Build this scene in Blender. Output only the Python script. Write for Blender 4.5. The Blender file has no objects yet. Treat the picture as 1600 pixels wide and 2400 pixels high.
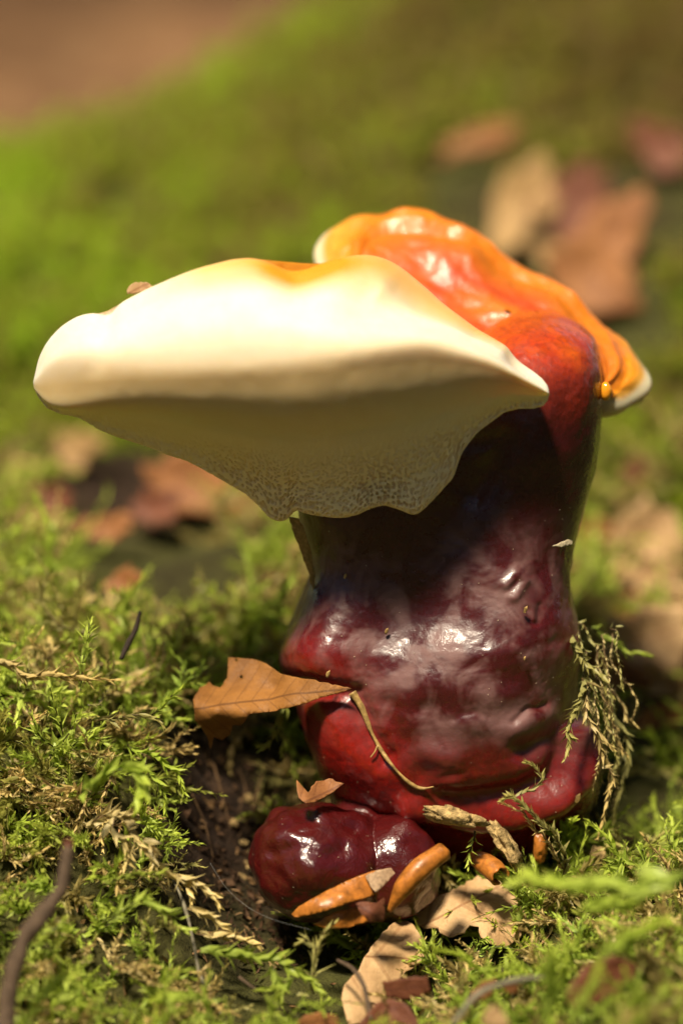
import bpy, bmesh, math, random
import numpy as np
from mathutils import Vector, geometry as mgeo

# ------------------------------------------------------------------ scene, camera, light
# 1 Blender unit = 1 cm
S = bpy.context.scene
S.unit_settings.system = 'METRIC'; S.unit_settings.scale_length = 0.01
COL = S.collection
R = math.radians
PITCH = R(10.0); DIST = 66.67
TGT = np.array([8.0, 0.0, 12.0])
FWD = np.array([0, math.cos(PITCH), -math.sin(PITCH)])
UPV = np.array([0, math.sin(PITCH), math.cos(PITCH)])
CAM = TGT - DIST * FWD
cd = bpy.data.cameras.new('camera'); cam = bpy.data.objects.new('camera', cd); COL.objects.link(cam)
cam.location = CAM; cam.rotation_euler = (math.pi / 2 - PITCH, 0, 0)
cd.sensor_fit = 'VERTICAL'; cd.sensor_height = 36; cd.sensor_width = 24; cd.lens = 100
cd.clip_start = 1.0; cd.clip_end = 20000
cd.dof.use_dof = True; cd.dof.focus_distance = 64.3; cd.dof.aperture_fstop = 0.045
cd.dof.aperture_blades = 7
S.camera = cam

SUN_EL, SUN_AZ = R(59), R(26)          # sun stands behind the camera, to its left
sd = np.array([-math.sin(SUN_AZ) * math.cos(SUN_EL), -math.cos(SUN_AZ) * math.cos(SUN_EL), math.sin(SUN_EL)])
W = bpy.data.worlds.new('World'); S.world = W; W.use_nodes = True
wn = W.node_tree; wn.nodes.clear()
sky = wn.nodes.new('ShaderNodeTexSky'); sky.sky_type = 'NISHITA'; sky.sun_disc = False
sky.sun_elevation = SUN_EL; sky.sun_rotation = math.pi + SUN_AZ
bg = wn.nodes.new('ShaderNodeBackground'); bg.inputs['Strength'].default_value = 0.11
wo = wn.nodes.new('ShaderNodeOutputWorld')
wn.links.new(sky.outputs[0], bg.inputs[0]); wn.links.new(bg.outputs[0], wo.inputs[0])
sl = bpy.data.lights.new('sun', 'SUN'); sl.energy = 4.6; sl.angle = R(8); sl.color = (1.0, 0.87, 0.66)
so = bpy.data.objects.new('sun', sl); COL.objects.link(so)
so.rotation_euler = Vector(-sd).to_track_quat('-Z', 'Y').to_euler(); so.location = (0, -50, 200)
S.view_settings.view_transform = 'Standard'; S.view_settings.look = 'None'
S.view_settings.exposure = 1.1; S.view_settings.gamma = 1
S.view_settings.use_curve_mapping = False
S.render.engine = 'CYCLES'

# ------------------------------------------------------------------ helpers
rng = np.random.default_rng(7); random.seed(7)

def P(px, row, y):
    """world point seen at photo pixel (px,row) at depth y"""
    px = np.asarray(px, float); row = np.asarray(row, float); y = np.asarray(y, float)
    dx = (px - 800) / 100; du = (1200 - row) / 100
    dy = FWD[1] * DIST + du * UPV[1]; dz = FWD[2] * DIST + du * UPV[2]
    t = (y - CAM[1]) / dy
    return np.stack([CAM[0] + t * dx, np.broadcast_to(y, t.shape) * 1.0, CAM[2] + t * dz], -1)

def PIX(v):
    d = v - CAM; dep = d @ FWD
    return 800 + 100 * DIST * d[:, 0] / dep, 1200 - 100 * DIST * (d @ UPV) / dep

def lerp(x, pts):
    a = np.array(pts, float); return np.interp(x, a[:, 0], a[:, 1])

def smooth(a, n=2):
    for _ in range(n):
        b = a.copy(); b[1:-1] = .25 * a[:-2] + .5 * a[1:-1] + .25 * a[2:]; a = b
    return a

def cr(c, m, periodic):
    """Catmull-Rom along axis 0"""
    n = len(c)
    if periodic:
        t = np.arange(m) / m * n; i = np.floor(t).astype(int); f = t - i
        g = lambda k: c[(i + k) % n]
    else:
        t = np.linspace(0, n - 1, m); i = np.minimum(np.floor(t).astype(int), n - 2); f = t - i
        e = np.concatenate([2 * c[:1] - c[1:2], c, 2 * c[-1:] - c[-2:-1]])
        g = lambda k: e[i + k + 1]
    f = f.reshape((-1,) + (1,) * (c.ndim - 1))
    a, b, d, e_ = g(-1), g(0), g(1), g(2)
    return .5 * (2 * b + (d - a) * f + (2 * a - 5 * b + 4 * d - e_) * f**2 + (3 * b - a - 3 * d + e_) * f**3)

def hash3(i, j, k, s):
    n = (i * 374761393 + j * 668265263 + k * 2147483647 + s * 974634777) & 0xffffffff
    n = ((n ^ (n >> 13)) * 1274126177) & 0xffffffff
    return ((n ^ (n >> 16)) & 0xffff) / 65535.0

def vnoise(p, s=0):
    p = np.asarray(p, float); i = np.floor(p).astype(np.int64); f = p - i; f = f * f * (3 - 2 * f)
    r = 0
    for a in (0, 1):
        for b in (0, 1):
            for c in (0, 1):
                w = (f[..., 0] if a else 1 - f[..., 0]) * (f[..., 1] if b else 1 - f[..., 1]) * (f[..., 2] if c else 1 - f[..., 2])
                r = r + w * hash3(i[..., 0] + a, i[..., 1] + b, i[..., 2] + c, s)
    return r * 2 - 1

def fbm(p, s=0, o=3):
    return sum(vnoise(p * 2**k, s + k) / 2**k for k in range(o))

def grid_faces(nr, nc, pr, pc):
    r = np.arange(nr if pr else nr - 1); c = np.arange(nc if pc else nc - 1)
    rr, cc = np.meshgrid(r, c, indexing='ij'); r2 = (rr + 1) % nr; c2 = (cc + 1) % nc
    return np.stack([rr * nc + cc, rr * nc + c2, r2 * nc + c2, r2 * nc + cc], -1).reshape(-1, 4)

def normals(v, f):
    f = np.asarray(f); n = np.zeros_like(v)
    k = f.shape[1]
    fn = np.cross(v[f[:, 2]] - v[f[:, 0]], v[f[:, k - 1]] - v[f[:, 1]])
    for j in range(k): np.add.at(n, f[:, j], fn)
    return n / (np.linalg.norm(n, axis=1, keepdims=True) + 1e-12)

def mk(name, v, f, mat=None, parent=None, origin=None, col=None, uv=None, smooth_sh=True, vn=None, **tags):
    v = np.asarray(v, float)
    if parent is not None:
        o0 = Vector((0, 0, 0)); p = parent
        while p is not None: o0 += p.location; p = p.parent
        o0 = np.array(o0)
    elif origin is not None: o0 = np.asarray(origin, float)
    else: o0 = np.array([v[:, 0].mean(), v[:, 1].mean(), v[:, 2].min()])
    me = bpy.data.meshes.new(name)
    f_ = f if isinstance(f, list) else np.asarray(f).tolist()
    me.from_pydata((v - o0).tolist(), [], f_)
    if col is not None:
        a = me.color_attributes.new('Col', 'FLOAT_COLOR', 'POINT')
        c4 = np.ones((len(v), 4)); c4[:, :col.shape[1]] = col
        a.data.foreach_set('color', c4.ravel())
    if uv is not None:
        a = me.attributes.new('luv', 'FLOAT_VECTOR', 'POINT')
        u3 = np.zeros((len(v), 3)); u3[:, :2] = uv; a.data.foreach_set('vector', u3.ravel())
    if smooth_sh: me.polygons.foreach_set('use_smooth', [True] * len(me.polygons))
    if vn is not None: me.normals_split_custom_set_from_vertices([tuple(q) for q in vn])
    me.update()
    ob = bpy.data.objects.new(name, me); COL.objects.link(ob)
    if mat is not None: me.materials.append(mat)
    if parent is not None: ob.parent = parent
    else: ob.location = o0
    for k, q in tags.items(): ob[k] = q
    return ob

def empty(name, loc, **tags):
    o = bpy.data.objects.new(name, None); COL.objects.link(o); o.location = loc; o.empty_display_size = .5
    for k, q in tags.items(): o[k] = q
    return o

# ------------------------------------------------------------------ materials
class NT:
    def __init__(s, name):
        s.m = bpy.data.materials.new(name); s.m.use_nodes = True; s.t = s.m.node_tree; s.t.nodes.clear()
        s.out = s.n('OutputMaterial')
    def n(s, typ, **kw):
        x = s.t.nodes.new('ShaderNode' + typ)
        for k, v in kw.items(): setattr(x, k, v)
        return x
    def l(s, a, b): s.t.links.new(a, b)
    def noise(s, vec, scale, detail=3, rough=.55, dist=0):
        x = s.n('TexNoise'); x.inputs['Scale'].default_value = scale; x.inputs['Detail'].default_value = detail
        x.inputs['Roughness'].default_value = rough; x.inputs['Distortion'].default_value = dist
        if vec is not None: s.l(vec, x.inputs['Vector'])
        return x.outputs['Fac']
    def ramp(s, fac, stops, interp='LINEAR'):
        x = s.n('ValToRGB'); x.color_ramp.interpolation = interp
        e = x.color_ramp.elements
        while len(e) < len(stops): e.new(.5)
        for q, (p, c) in zip(e, stops):
            q.position = p; q.color = (c if len(c) == 4 else tuple(c) + (1,)) if hasattr(c, '__len__') else (c, c, c, 1)
        s.l(fac, x.inputs[0]); return x.outputs[0]
    def mix(s, fac, a, b, mode='MIX'):
        x = s.n('Mix'); x.data_type = 'RGBA'; x.blend_type = mode
        for sock, val in ((x.inputs[0], fac), (x.inputs[6], a), (x.inputs[7], b)):
            if hasattr(val, 'is_linked') or isinstance(val, bpy.types.NodeSocket): s.l(val, sock)
            elif isinstance(val, (int, float)): sock.default_value = val if sock == x.inputs[0] else (val, val, val, 1)
            else: sock.default_value = tuple(val) + (1,)
        return x.outputs[2]
    def math(s, op, a, b=0.0, clamp=False):
        x = s.n('Math'); x.operation = op; x.use_clamp = clamp
        for sock, val in zip(x.inputs, (a, b)):
            if isinstance(val, bpy.types.NodeSocket): s.l(val, sock)
            else: sock.default_value = val
        return x.outputs[0]
    def bump(s, h, strength, dist, nrm=None):
        x = s.n('Bump'); x.inputs['Strength'].default_value = strength; x.inputs['Distance'].default_value = dist
        s.l(h, x.inputs['Height'])
        if nrm is not None: s.l(nrm, x.inputs['Normal'])
        return x.outputs[0]
    def attr(s, name): return s.n('Attribute', attribute_name=name)
    def bsdf(s, base=None, **kw):
        b = s.n('BsdfPrincipled')
        if base is not None:
            if isinstance(base, bpy.types.NodeSocket): s.l(base, b.inputs['Base Color'])
            else: b.inputs['Base Color'].default_value = tuple(base) + (1,)
        for k, v in kw.items():
            sock = b.inputs[k.replace('_', ' ')]
            if isinstance(v, bpy.types.NodeSocket): s.l(v, sock)
            else: sock.default_value = v
        return b
    def thin(s, base, trans=.4, tcol=None, **kw):
        """a thin leaf: part of the light goes through"""
        b = s.bsdf(base, **kw); t = s.n('BsdfTranslucent')
        tc = tcol if tcol is not None else base
        if isinstance(tc, bpy.types.NodeSocket): s.l(tc, t.inputs[0])
        else: t.inputs[0].default_value = tuple(tc) + (1,)
        m = s.n('MixShader'); m.inputs[0].default_value = trans
        s.l(b.outputs[0], m.inputs[1]); s.l(t.outputs[0], m.inputs[2]); s.l(m.outputs[0], s.out.inputs[0])
        return s.m
    def done(s, b): s.l(b.outputs[0], s.out.inputs[0]); return s.m

def geo_pos(t): return t.n('NewGeometry').outputs['Position']

def mat_stem():
    t = NT('lacquered stem'); pos = geo_pos(t); c = t.attr('Col').outputs['Color']
    n1 = t.noise(pos, 1.1, 3, .55, .5); n2 = t.noise(pos, 7, 4, .6, .3); n3 = t.noise(pos, 45, 2)
    c2 = t.mix(t.ramp(n2, [(.35, 0.0), (.75, 1.0)]), c, t.mix(.5, c, (.02, .004, .004)))
    dust_sheen = t.math('MULTIPLY', t.ramp(n1, [(.42, 0), (.62, 1)]), t.attr('dust_sheen').outputs['Fac'], True)
    c3 = t.mix(t.math('MULTIPLY', dust_sheen, .40), c2, (.26, .14, .125))  # pinkish grey for dust and for the painted sunlit sheen
    rough = t.math('ADD', t.math('MULTIPLY', dust_sheen, .36), t.math('MULTIPLY', n2, .16), True)
    rough = t.math('ADD', rough, .2)
    b = t.bsdf(c3, Roughness=rough, Specular_IOR_Level=.5, Coat_Weight=.18, Coat_Roughness=.14, Coat_IOR=1.5)
    bp = t.bump(n2, .22, .05, t.bump(n3, .10, .01))
    t.l(bp, b.inputs['Normal']); t.l(bp, b.inputs['Coat Normal'])
    return t.done(b)

def mat_lacquer(name):
    t = NT(name); pos = geo_pos(t); c = t.attr('Col').outputs['Color']
    n2 = t.noise(pos, 3.5, 4, .6, .5); n3 = t.noise(pos, 14, 3)
    c2 = t.mix(t.ramp(n2, [(.35, 0.0), (.7, .45)]), c, t.mix(.55, c, (.25, .03, .004)))
    b = t.bsdf(c2, Roughness=.42, Specular_IOR_Level=.5, Coat_Weight=.2, Coat_Roughness=.1,
               Subsurface_Weight=.12, Subsurface_Scale=.15)
    b.inputs['Subsurface Radius'].default_value = (1, .35, .1)
    bp = t.bump(n2, .5, .07, t.bump(n3, .3, .02))
    t.l(bp, b.inputs['Normal']); t.l(bp, b.inputs['Coat Normal'])
    return t.done(b)

def mat_flesh(name, rough=.55, sss=.35, bumpy=.15, rad=.5):
    t = NT(name); pos = geo_pos(t); c = t.attr('Col').outputs['Color']
    n2 = t.noise(pos, 2.2, 4, .6, .3); n3 = t.noise(pos, 30, 3)
    c2 = t.mix(t.ramp(n2, [(.4, 0.0), (.75, .22)]), c, t.mix(1.0, c, (.92, .8, .55), 'MULTIPLY'))
    b = t.bsdf(c2, Roughness=rough, Specular_IOR_Level=.3, Subsurface_Weight=sss, Subsurface_Scale=rad)
    b.inputs['Subsurface Radius'].default_value = (1, .6, .25)
    t.l(t.bump(n3, bumpy, .02), b.inputs['Normal'])
    return t.done(b)

def mat_leaf(name, base, dark, trans=.3, k=.9, freq=2.6, rough=.6):
    """dry leaf: midrib along luv.x, side veins leaving it at an angle, blotches"""
    t = NT(name); pos = geo_pos(t); sx = t.n('SeparateXYZ'); t.l(t.attr('luv').outputs['Vector'], sx.inputs[0])
    u, v = sx.outputs[0], sx.outputs[1]; av = t.math('ABSOLUTE', v)
    ph = t.math('SUBTRACT', u, t.math('MULTIPLY', av, k))
    fr = t.math('FRACT', t.math('MULTIPLY', ph, freq))
    dv = t.math('ABSOLUTE', t.math('SUBTRACT', fr, .5))
    vein = t.math('LESS_THAN', dv, .05)
    mid = t.math('LESS_THAN', av, .025)
    vv = t.math('MAXIMUM', t.math('MULTIPLY', vein, .55), mid)
    vo = t.n('TexVoronoi'); vo.feature = 'DISTANCE_TO_EDGE'; vo.inputs['Scale'].default_value = 9; t.l(pos, vo.inputs['Vector'])
    net = t.ramp(vo.outputs['Distance'], [(0, 1), (.08, 0)])
    n1 = t.noise(pos, 1.3, 4, .6, .4); n2 = t.noise(pos, 12, 3); n4 = t.noise(pos, 26, 2)
    c = t.mix(t.ramp(n1, [(.38, 0.0), (.66, 1.0)]), base, t.mix(.55, base, dark))
    c = t.mix(t.math('MULTIPLY', n2, .35), c, dark)
    spots = t.ramp(n4, [(.66, 0), (.72, 1)])
    c = t.mix(t.math('MULTIPLY', spots, .5), c, dark)
    c = t.mix(t.math('MULTIPLY', vv, .75), c, dark)
    h = t.math('ADD', t.math('MULTIPLY', dv, 1.2), t.math('MULTIPLY', net, -.35))
    m = t.thin(c, trans, Roughness=rough, Specular_IOR_Level=.35)
    b = [x for x in t.t.nodes if x.type == 'BSDF_PRINCIPLED'][0]
    t.l(t.bump(h, .5, .03, t.bump(n2, .4, .03)), b.inputs['Normal'])
    return m

def mat_moss(name, ramp, trans=.4, bigscale=.08, dry=None, stem=(.05, .04, .012), slope=0):
    """moss shoot: per-shoot colour, paler tips (Col.r = place along the shoot)"""
    t = NT(name); oi = t.n('ObjectInfo'); a = t.n('SeparateColor'); t.l(t.attr('Col').outputs['Color'], a.inputs[0])
    n = t.noise(oi.outputs['Location'], bigscale, 3, .6)
    f = t.math('ADD', t.math('MULTIPLY', n, .75), t.math('MULTIPLY', t.math('SUBTRACT', oi.outputs['Random'], .5), .34), True)
    if slope:                      # greener towards the left end of the bank, browner to the right
        sx = t.n('SeparateXYZ'); t.l(oi.outputs['Location'], sx.inputs[0]); f = t.math('ADD', f, t.math('MULTIPLY', t.math('MULTIPLY', t.math('SUBTRACT', 8.0, sx.outputs[0]), slope), t.math('MULTIPLY', t.math('SUBTRACT', sx.outputs[1], 24.0), .05, True)), True)
    c = t.ramp(f, ramp)
    c = t.mix(t.math('MULTIPLY', a.outputs[0], .6), c, t.mix(1.0, c, (1.9, 1.75, 1.2), 'MULTIPLY'))
    r2 = t.math('FRACT', t.math('MULTIPLY', oi.outputs['Random'], 37.7))
    if dry:
        c = t.mix(t.ramp(r2, [(1 - dry - .08, 0), (1 - dry, .9)]), c, (.34, .25, .09))
    c = t.mix(a.outputs[1], c, stem)
    return t.thin(c, trans, Roughness=.45, Specular_IOR_Level=.35)

def mat_plain(name, base, rough=.6, spec=.4, noise_s=8, var=.4, bump=.3, bdist=.03, trans=0, sss=0):
    t = NT(name); pos = geo_pos(t); n = t.noise(pos, noise_s, 4, .6, .3); n2 = t.noise(pos, noise_s * 4, 3)
    dark = tuple(x * (1 - var) for x in base); lite = tuple(min(1, x * (1 + var * .6)) for x in base)
    c = t.ramp(n, [(.3, dark), (.7, lite)])
    if trans:
        m = t.thin(c, trans, Roughness=rough, Specular_IOR_Level=spec)
        b = [x for x in t.t.nodes if x.type == 'BSDF_PRINCIPLED'][0]
    else:
        b = t.bsdf(c, Roughness=rough, Specular_IOR_Level=spec); m = t.done(b)
    t.l(t.bump(n, bump, bdist, t.bump(n2, bump, bdist * .4)), b.inputs['Normal'])
    return m

def mat_ground():
    t = NT('forest soil'); pos = geo_pos(t); a = t.attr('moss').outputs['Fac']; lit = t.attr('litter').outputs['Fac']
    n1 = t.noise(pos, .35, 5, .65, .5); n2 = t.noise(pos, 3.2, 5, .65, .4); n3 = t.noise(pos, 16, 3)
    soil = t.ramp(n2, [(.3, (.009, .005, .003)), (.55, (.028, .015, .008)), (.75, (.075, .042, .02))])
    litter = t.ramp(n1, [(.3, (.13, .065, .03)), (.5, (.24, .125, .055)), (.7, (.36, .22, .11))])
    mossc = t.ramp(n1, [(.32, (.03, .024, .008)), (.6, (.055, .055, .012))])
    n5 = t.noise(pos, .022, 3, .6); litter = t.mix(t.ramp(n5, [(.42, 0), (.6, .8)]), litter, (.05, .026, .014)); c = t.mix(lit, soil, litter); c = t.mix(a, c, mossc)
    b = t.bsdf(c, Roughness=.9, Specular_IOR_Level=.2)
    t.l(t.bump(n2, .9, .25, t.bump(n3, .8, .06)), b.inputs['Normal'])
    return t.done(b)

M = dict(
    stem=mat_stem(), orange=mat_lacquer('orange lacquer'), cream=mat_flesh('cream flesh', .55, .4, .14, .8),
    pores=mat_flesh('pore layer', .75, 0, .1, .25), ground=mat_ground(),
    leaf_amber=mat_leaf('amber leaf', (.43, .19, .042), (.14, .055, .015), .35),
    leaf_pale=mat_leaf('pale leaf', (.66, .44, .22), (.27, .13, .05), .2, .8, 1.1),
    leaf_tan=mat_leaf('tan leaf', (.56, .36, .14), (.25, .13, .05), .3),
    leaf_orange=mat_leaf('orange brown leaf', (.44, .19, .06), (.17, .06, .024), .3),
    leaf_red=mat_leaf('red brown leaf', (.21, .07, .03), (.10, .03, .016), .25),
    bud=mat_plain('bud scale', (.43, .15, .022), .38, .5, 5, .55, .4, .03, .15),
    budtip=mat_plain('grey bud tip', (.33, .22, .13), .7, .2, 12, .4, .4),
    crumb=mat_plain('mouldy crumb', (.42, .29, .12), .8, .2, 7, .75, .9, .08),
    twig=mat_plain('twig bark', (.085, .055, .033), .8, .25, 6, .5, .7, .04),
    twig_dark=mat_plain('dark twig', (.028, .018, .012), .8, .25, 6, .5, .7, .04),
    twig_grey=mat_plain('grey stalk', (.17, .15, .10), .7, .3, 6, .45, .6, .03),
    straw=mat_plain('dry straw', (.42, .27, .09), .5, .4, 9, .5, .5, .02, .2),
    fleck=mat_plain('pale fleck', (.5, .42, .27), .6, .3, 20, .4, .2),
    drop=mat_plain('amber drop', (.75, .28, .015), .08, .6, 3, .1, .0, .01),
    silk=mat_plain('silk', (.3, .3, .28), .3, .5, 3, .1, 0, .01, .3),
    root=mat_plain('fine root', (.13, .075, .035), .8, .2, 5, .5, .4),
    moss=mat_moss('green moss', [(.15, (.26, .25, .06)), (.42, (.34, .44, .07)), (.72, (.42, .58, .10))], .5, .12, dry=.3),
    moss_back=mat_moss('bank moss', [(.20, (.20, .14, .045)), (.36, (.29, .28, .05)), (.5, (.34, .43, .04)), (.66, (.40, .62, .03))], .55, .05, dry=.15, slope=.013),
    moss_dry=mat_moss('dried moss', [(.2, (.42, .32, .13)), (.7, (.58, .48, .22))], .25, .3, stem=(.16, .10, .045)),
    moss_olive=mat_moss('olive moss', [(.2, (.26, .24, .08)), (.7, (.38, .36, .13))], .3, .3, stem=(.10, .06, .02)),
    moss_fresh=mat_moss('fresh moss', [(.2, (.36, .46, .06)), (.7, (.48, .58, .13))], .45, .3),
)

# ------------------------------------------------------------------ the ground
ctl = [  # photo pixel and depth of points on the ground
 (-300,1480,2),(0,1480,3),(150,1540,.5),(300,1570,.2),(390,1620,-.4),(100,1340,12),(300,1340,11),(500,1370,9),(650,1410,7),
 (0,1800,-3),(200,1800,-2.5),(330,1800,-2),(0,2100,-5.5),(200,2100,-5),(350,2050,-4.2),(0,2400,-8),(250,2400,-7.5),
 (500,2350,-6.5),(650,2310,-6),(450,1770,.2),(470,1900,-.8),(500,2060,-2.4),(600,1760,1.4),(600,1900,.4),(620,2080,-1.6),
 (600,2220,-4),(560,1560,4),(800,1950,1),(800,2180,-2.4),(950,2130,-1.8),(1100,2080,-1.6),(1300,2020,-1),(800,2300,-5),
 (800,2420,-7.2),(1100,2230,-3.8),(1100,2420,-8.5),(1400,2150,-4.5),(1400,2420,-10),(1600,2050,-4),(1600,2200,-7.5),
 (1600,2420,-12),(1900,2100,-6),(1450,1990,-.6),(1600,1960,.4),(1450,1860,2.4),(1600,1810,3.4),(1450,1650,8.5),(1600,1600,11),
 (1450,1450,16),(1600,1400,17.5),(1450,1250,18.5),(1600,1200,19.5),(1450,1050,20),(1600,1000,21),(1500,800,24),(1600,650,26),
 (1600,480,32),(1350,600,32),(1200,480,38),(100,1160,21),(300,1180,24),(300,1270,17),(450,1170,20),(600,1270,14),(100,1280,15),
 (280,1060,28),(0,1000,27),(0,700,34),(0,520,44),(300,700,36),(300,450,46),(600,420,46),(600,240,56),(900,400,42),(900,100,58),
 (1200,300,42),(1300,100,52),(1600,300,38),(1600,0,52),(0,400,53),(300,290,58),(600,150,64),(1000,-200,72),(1600,-250,64),
 (-300,540,50),(-400,900,30),(2000,1400,14),(2000,800,26),(2000,300,42),(-400,1900,-4),(-400,2400,-8),(2000,2400,-12),
]
ctl = np.array(ctl, float); CP = P(ctl[:, 0], ctl[:, 1], ctl[:, 2])
wp = [(-12,72,8),(-2,76,9),(8,84,12),(20,92,14),(34,90,15),(-30,50,6),(-40,80,3),(0,110,4),(30,120,4),(60,100,4),(60,30,8),(60,-10,3),
      (-40,0,5),(-40,-30,1),(0,-30,0),(30,-30,-1),(60,-50,0),(8,-60,-1),(-40,140,3),(40,160,3),(0,160,3),(90,60,5)]
CP = np.concatenate([CP, np.array(wp, float)])
def rbf_fit(xy, z):
    d = np.linalg.norm(xy[:, None] - xy[None], axis=2)
    n = len(xy); A = np.zeros((n + 1, n + 1)); A[:n, :n] = d - np.eye(n) * .15; A[n, :n] = 1; A[:n, n] = 1
    return np.linalg.solve(A, np.append(z, 0))
RW = rbf_fit(CP[:, :2], CP[:, 2])
def ground_z(x, y, detail=True):
    x = np.asarray(x, float); y = np.asarray(y, float); sh = x.shape; q = np.stack([x.ravel(), y.ravel()], 1)
    out = np.empty(len(q))
    for i in range(0, len(q), 20000):
        k = q[i:i + 20000]
        out[i:i + 20000] = np.linalg.norm(k[:, None] - CP[None, :, :2], axis=2) @ RW[:-1] + RW[-1]
    r = np.sqrt((q[:, 0] - 8)**2 + (q[:, 1] - 30)**2)
    w = np.clip((r - 90) / 70, 0, 1); w = w * w * (3 - 2 * w); hl = np.clip((q[:, 1] - 95) / 170, 0, 1); hl = hl * hl * (3 - 2 * hl) * 32
    out = out * (1 - w) + (3 + hl) * w
    nr_ = np.clip((14 - q[:, 1]) / 8, 0, 1) * np.clip((26 - np.abs(q[:, 0] - 8)) / 6, 0, 1); out = out - .75 * nr_ + .9 * vnoise(np.stack([q[:, 0], q[:, 1], q[:, 0] * 0], 1) * .27, 77) * np.clip((q[:, 1] - 2) / 6, 0, 1) * np.clip((60 - q[:, 1]) / 20, 0, 1)
    if detail:
        p3 = np.stack([q[:, 0], q[:, 1], q[:, 0] * 0], 1)
        amp = np.clip((q[:, 1] + 2) / 20, .35, 1.6)
        out = out + fbm(p3 * .35, 3, 4) * .45 * amp + vnoise(p3 * 2.5, 9) * .10 + fbm(p3 * 1.3, 15, 2) * .16 * np.clip((8 - q[:, 1]) / 4, 0, 1)
    return out.reshape(sh)
def axis(lo, hi, step, far):
    a = np.arange(lo, hi + step / 2, step); g = step * 1.35 ** np.arange(1, 40); e = np.cumsum(g); e = e[e < far]
    return np.concatenate([(lo - e)[::-1], a, hi + e])
gx = axis(-4, 20, .14, 9000); gy = axis(-12, 12, .14, 9000)
gy = np.concatenate([gy[gy <= 12], np.arange(12.4, 70, .5), 70 + np.cumsum(.5 * 1.3 ** np.arange(1, 32))])
X, Y = np.meshgrid(gx, gy); Z = ground_z(X, Y)
gv = np.stack([X, Y, Z], -1).reshape(-1, 3); gf = grid_faces(len(gy), len(gx), False, False)
def moss_mask(x, y, z):
    v = np.stack([x, y, z], -1).reshape(-1, 3); px, row = PIX(v); px = px.reshape(x.shape); row = row.reshape(x.shape)
    m = np.ones(x.shape)
    hol = np.exp(-(((px - 505) / 165)**2 + ((row - 1915) / 285)**2)**2)              # bare soil beside the stem
    hol = np.maximum(hol, np.exp(-(((px - 800) / 330)**2 + ((row - 2090) / 120)**2)**2))
    hol = np.maximum(hol, np.exp(-(((px - 1250) / 160)**2 + ((row - 1990) / 90)**2)**2))
    hol2 = np.exp(-(((px - 310) / 310)**2 + ((row - 1140) / 110)**2)**2)             # hollow behind, under the cap
    lit = np.exp(-(((px - 1500) / 200)**2 + ((row - 1480) / 220)**2)**2)
    lit2 = np.exp(-(((px - 1330) / 230)**2 + ((row - 500) / 110)**2)**2) * .8
    m = m * (1 - hol) * (1 - hol2) * (1 - lit) * (1 - lit2)
    far = np.clip((y - 66 - .35 * x) / 8, 0, 1); m = m * (1 - far)
    return np.clip(m, 0, 1), np.clip(np.maximum(np.maximum(lit * .2, lit2 * .4), far), 0, 1)
mm, ll = moss_mask(X, Y, Z)
gnd = mk('ground', gv, gf, M['ground'], origin=(0, 0, 0), kind='structure')
for nm, arr in (('moss', mm), ('litter', ll)):
    a = gnd.data.attributes.new(nm, 'FLOAT', 'POINT'); a.data.foreach_set('value', arr.ravel().astype(np.float32))

def ground_n(x, y):
    e = .15
    dzx = (ground_z(x + e, y, False) - ground_z(x - e, y, False)) / (2 * e)
    dzy = (ground_z(x, y + e, False) - ground_z(x, y - e, False)) / (2 * e)
    n = np.stack([-dzx, -dzy, np.ones_like(dzx)], -1); return n / np.linalg.norm(n, axis=-1, keepdims=True)

# ------------------------------------------------------------------ the large mushroom
root = empty('bracket_mushroom', P(1080, 1960, 0), label='large glossy bracket mushroom with dark red stem, cream front cap and orange rear cap', category='mushroom')

def gauss(px, row, cx, cy, sx, sy=None, rot=0):
    sy = sy or sx; a = R(rot); dx, dy = px - cx, row - cy
    u = dx * math.cos(a) + dy * math.sin(a); v = -dx * math.sin(a) + dy * math.cos(a)
    return np.exp(-.5 * ((u / sx)**2 + (v / sy)**2))
def pdist(px, row, pts):
    d = np.full(px.shape, 1e9)
    for (x0, y0), (x1, y1) in zip(pts[:-1], pts[1:]):
        ex, ey = x1 - x0, y1 - y0; t = np.clip(((px - x0) * ex + (row - y0) * ey) / (ex * ex + ey * ey), 0, 1)
        d = np.minimum(d, np.hypot(px - x0 - t * ex, row - y0 - t * ey))
    return d
def line(px, row, pts, w): return np.exp(-.5 * (pdist(px, row, pts) / w)**2)

rows = [ # row, left, right, centre depth, half depth
 (2030,930,1240,.6,1.4),(1965,850,1330,.4,1.9),(1920,815,1372,.15,2.4),(1880,795,1394,0,2.75),(1830,768,1405,0,3.0),(1780,747,1408,0,3.1),
 (1720,728,1396,0,3.1),(1660,708,1362,0,3.0),(1610,688,1350,0,2.95),(1570,671,1349,0,2.9),(1530,662,1352,0,2.85),(1470,680,1350,0,2.7),
 (1400,708,1338,0,2.55),(1340,728,1334,0,2.45),(1280,716,1344,0,2.4),(1210,695,1362,0,2.4),(1130,700,1386,0,2.4),(1050,800,1402,0,2.4),
 (960,930,1410,0,2.3),(880,1020,1413,.2,2.2),(820,1075,1404,.6,2.0),(775,1130,1378,1.0,1.7),(745,1180,1335,1.3,1.2),(730,1225,1290,1.5,.5),(727,1250,1262,1.5,.1)]
NT_ = 20; th = np.arange(NT_) / NT_ * 2 * math.pi
cs = []
for (r_, L, Rr, yc, b) in rows:
    c, a = (L + Rr) / 2, (Rr - L) / 2; co, si = np.cos(th), np.sin(th)
    ex = .85
    cs.append(P(c + a * np.sign(co) * np.abs(co)**ex, r_ + 0 * th, yc - b * np.sign(si) * np.abs(si)**ex))
cs = np.array(cs)
nr, nc = 420, 420
sv = cr(cr(cs, nr, False).swapaxes(0, 1), nc, True).swapaxes(0, 1).reshape(-1, 3)
sf = grid_faces(nr, nc, False, True)
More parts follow.
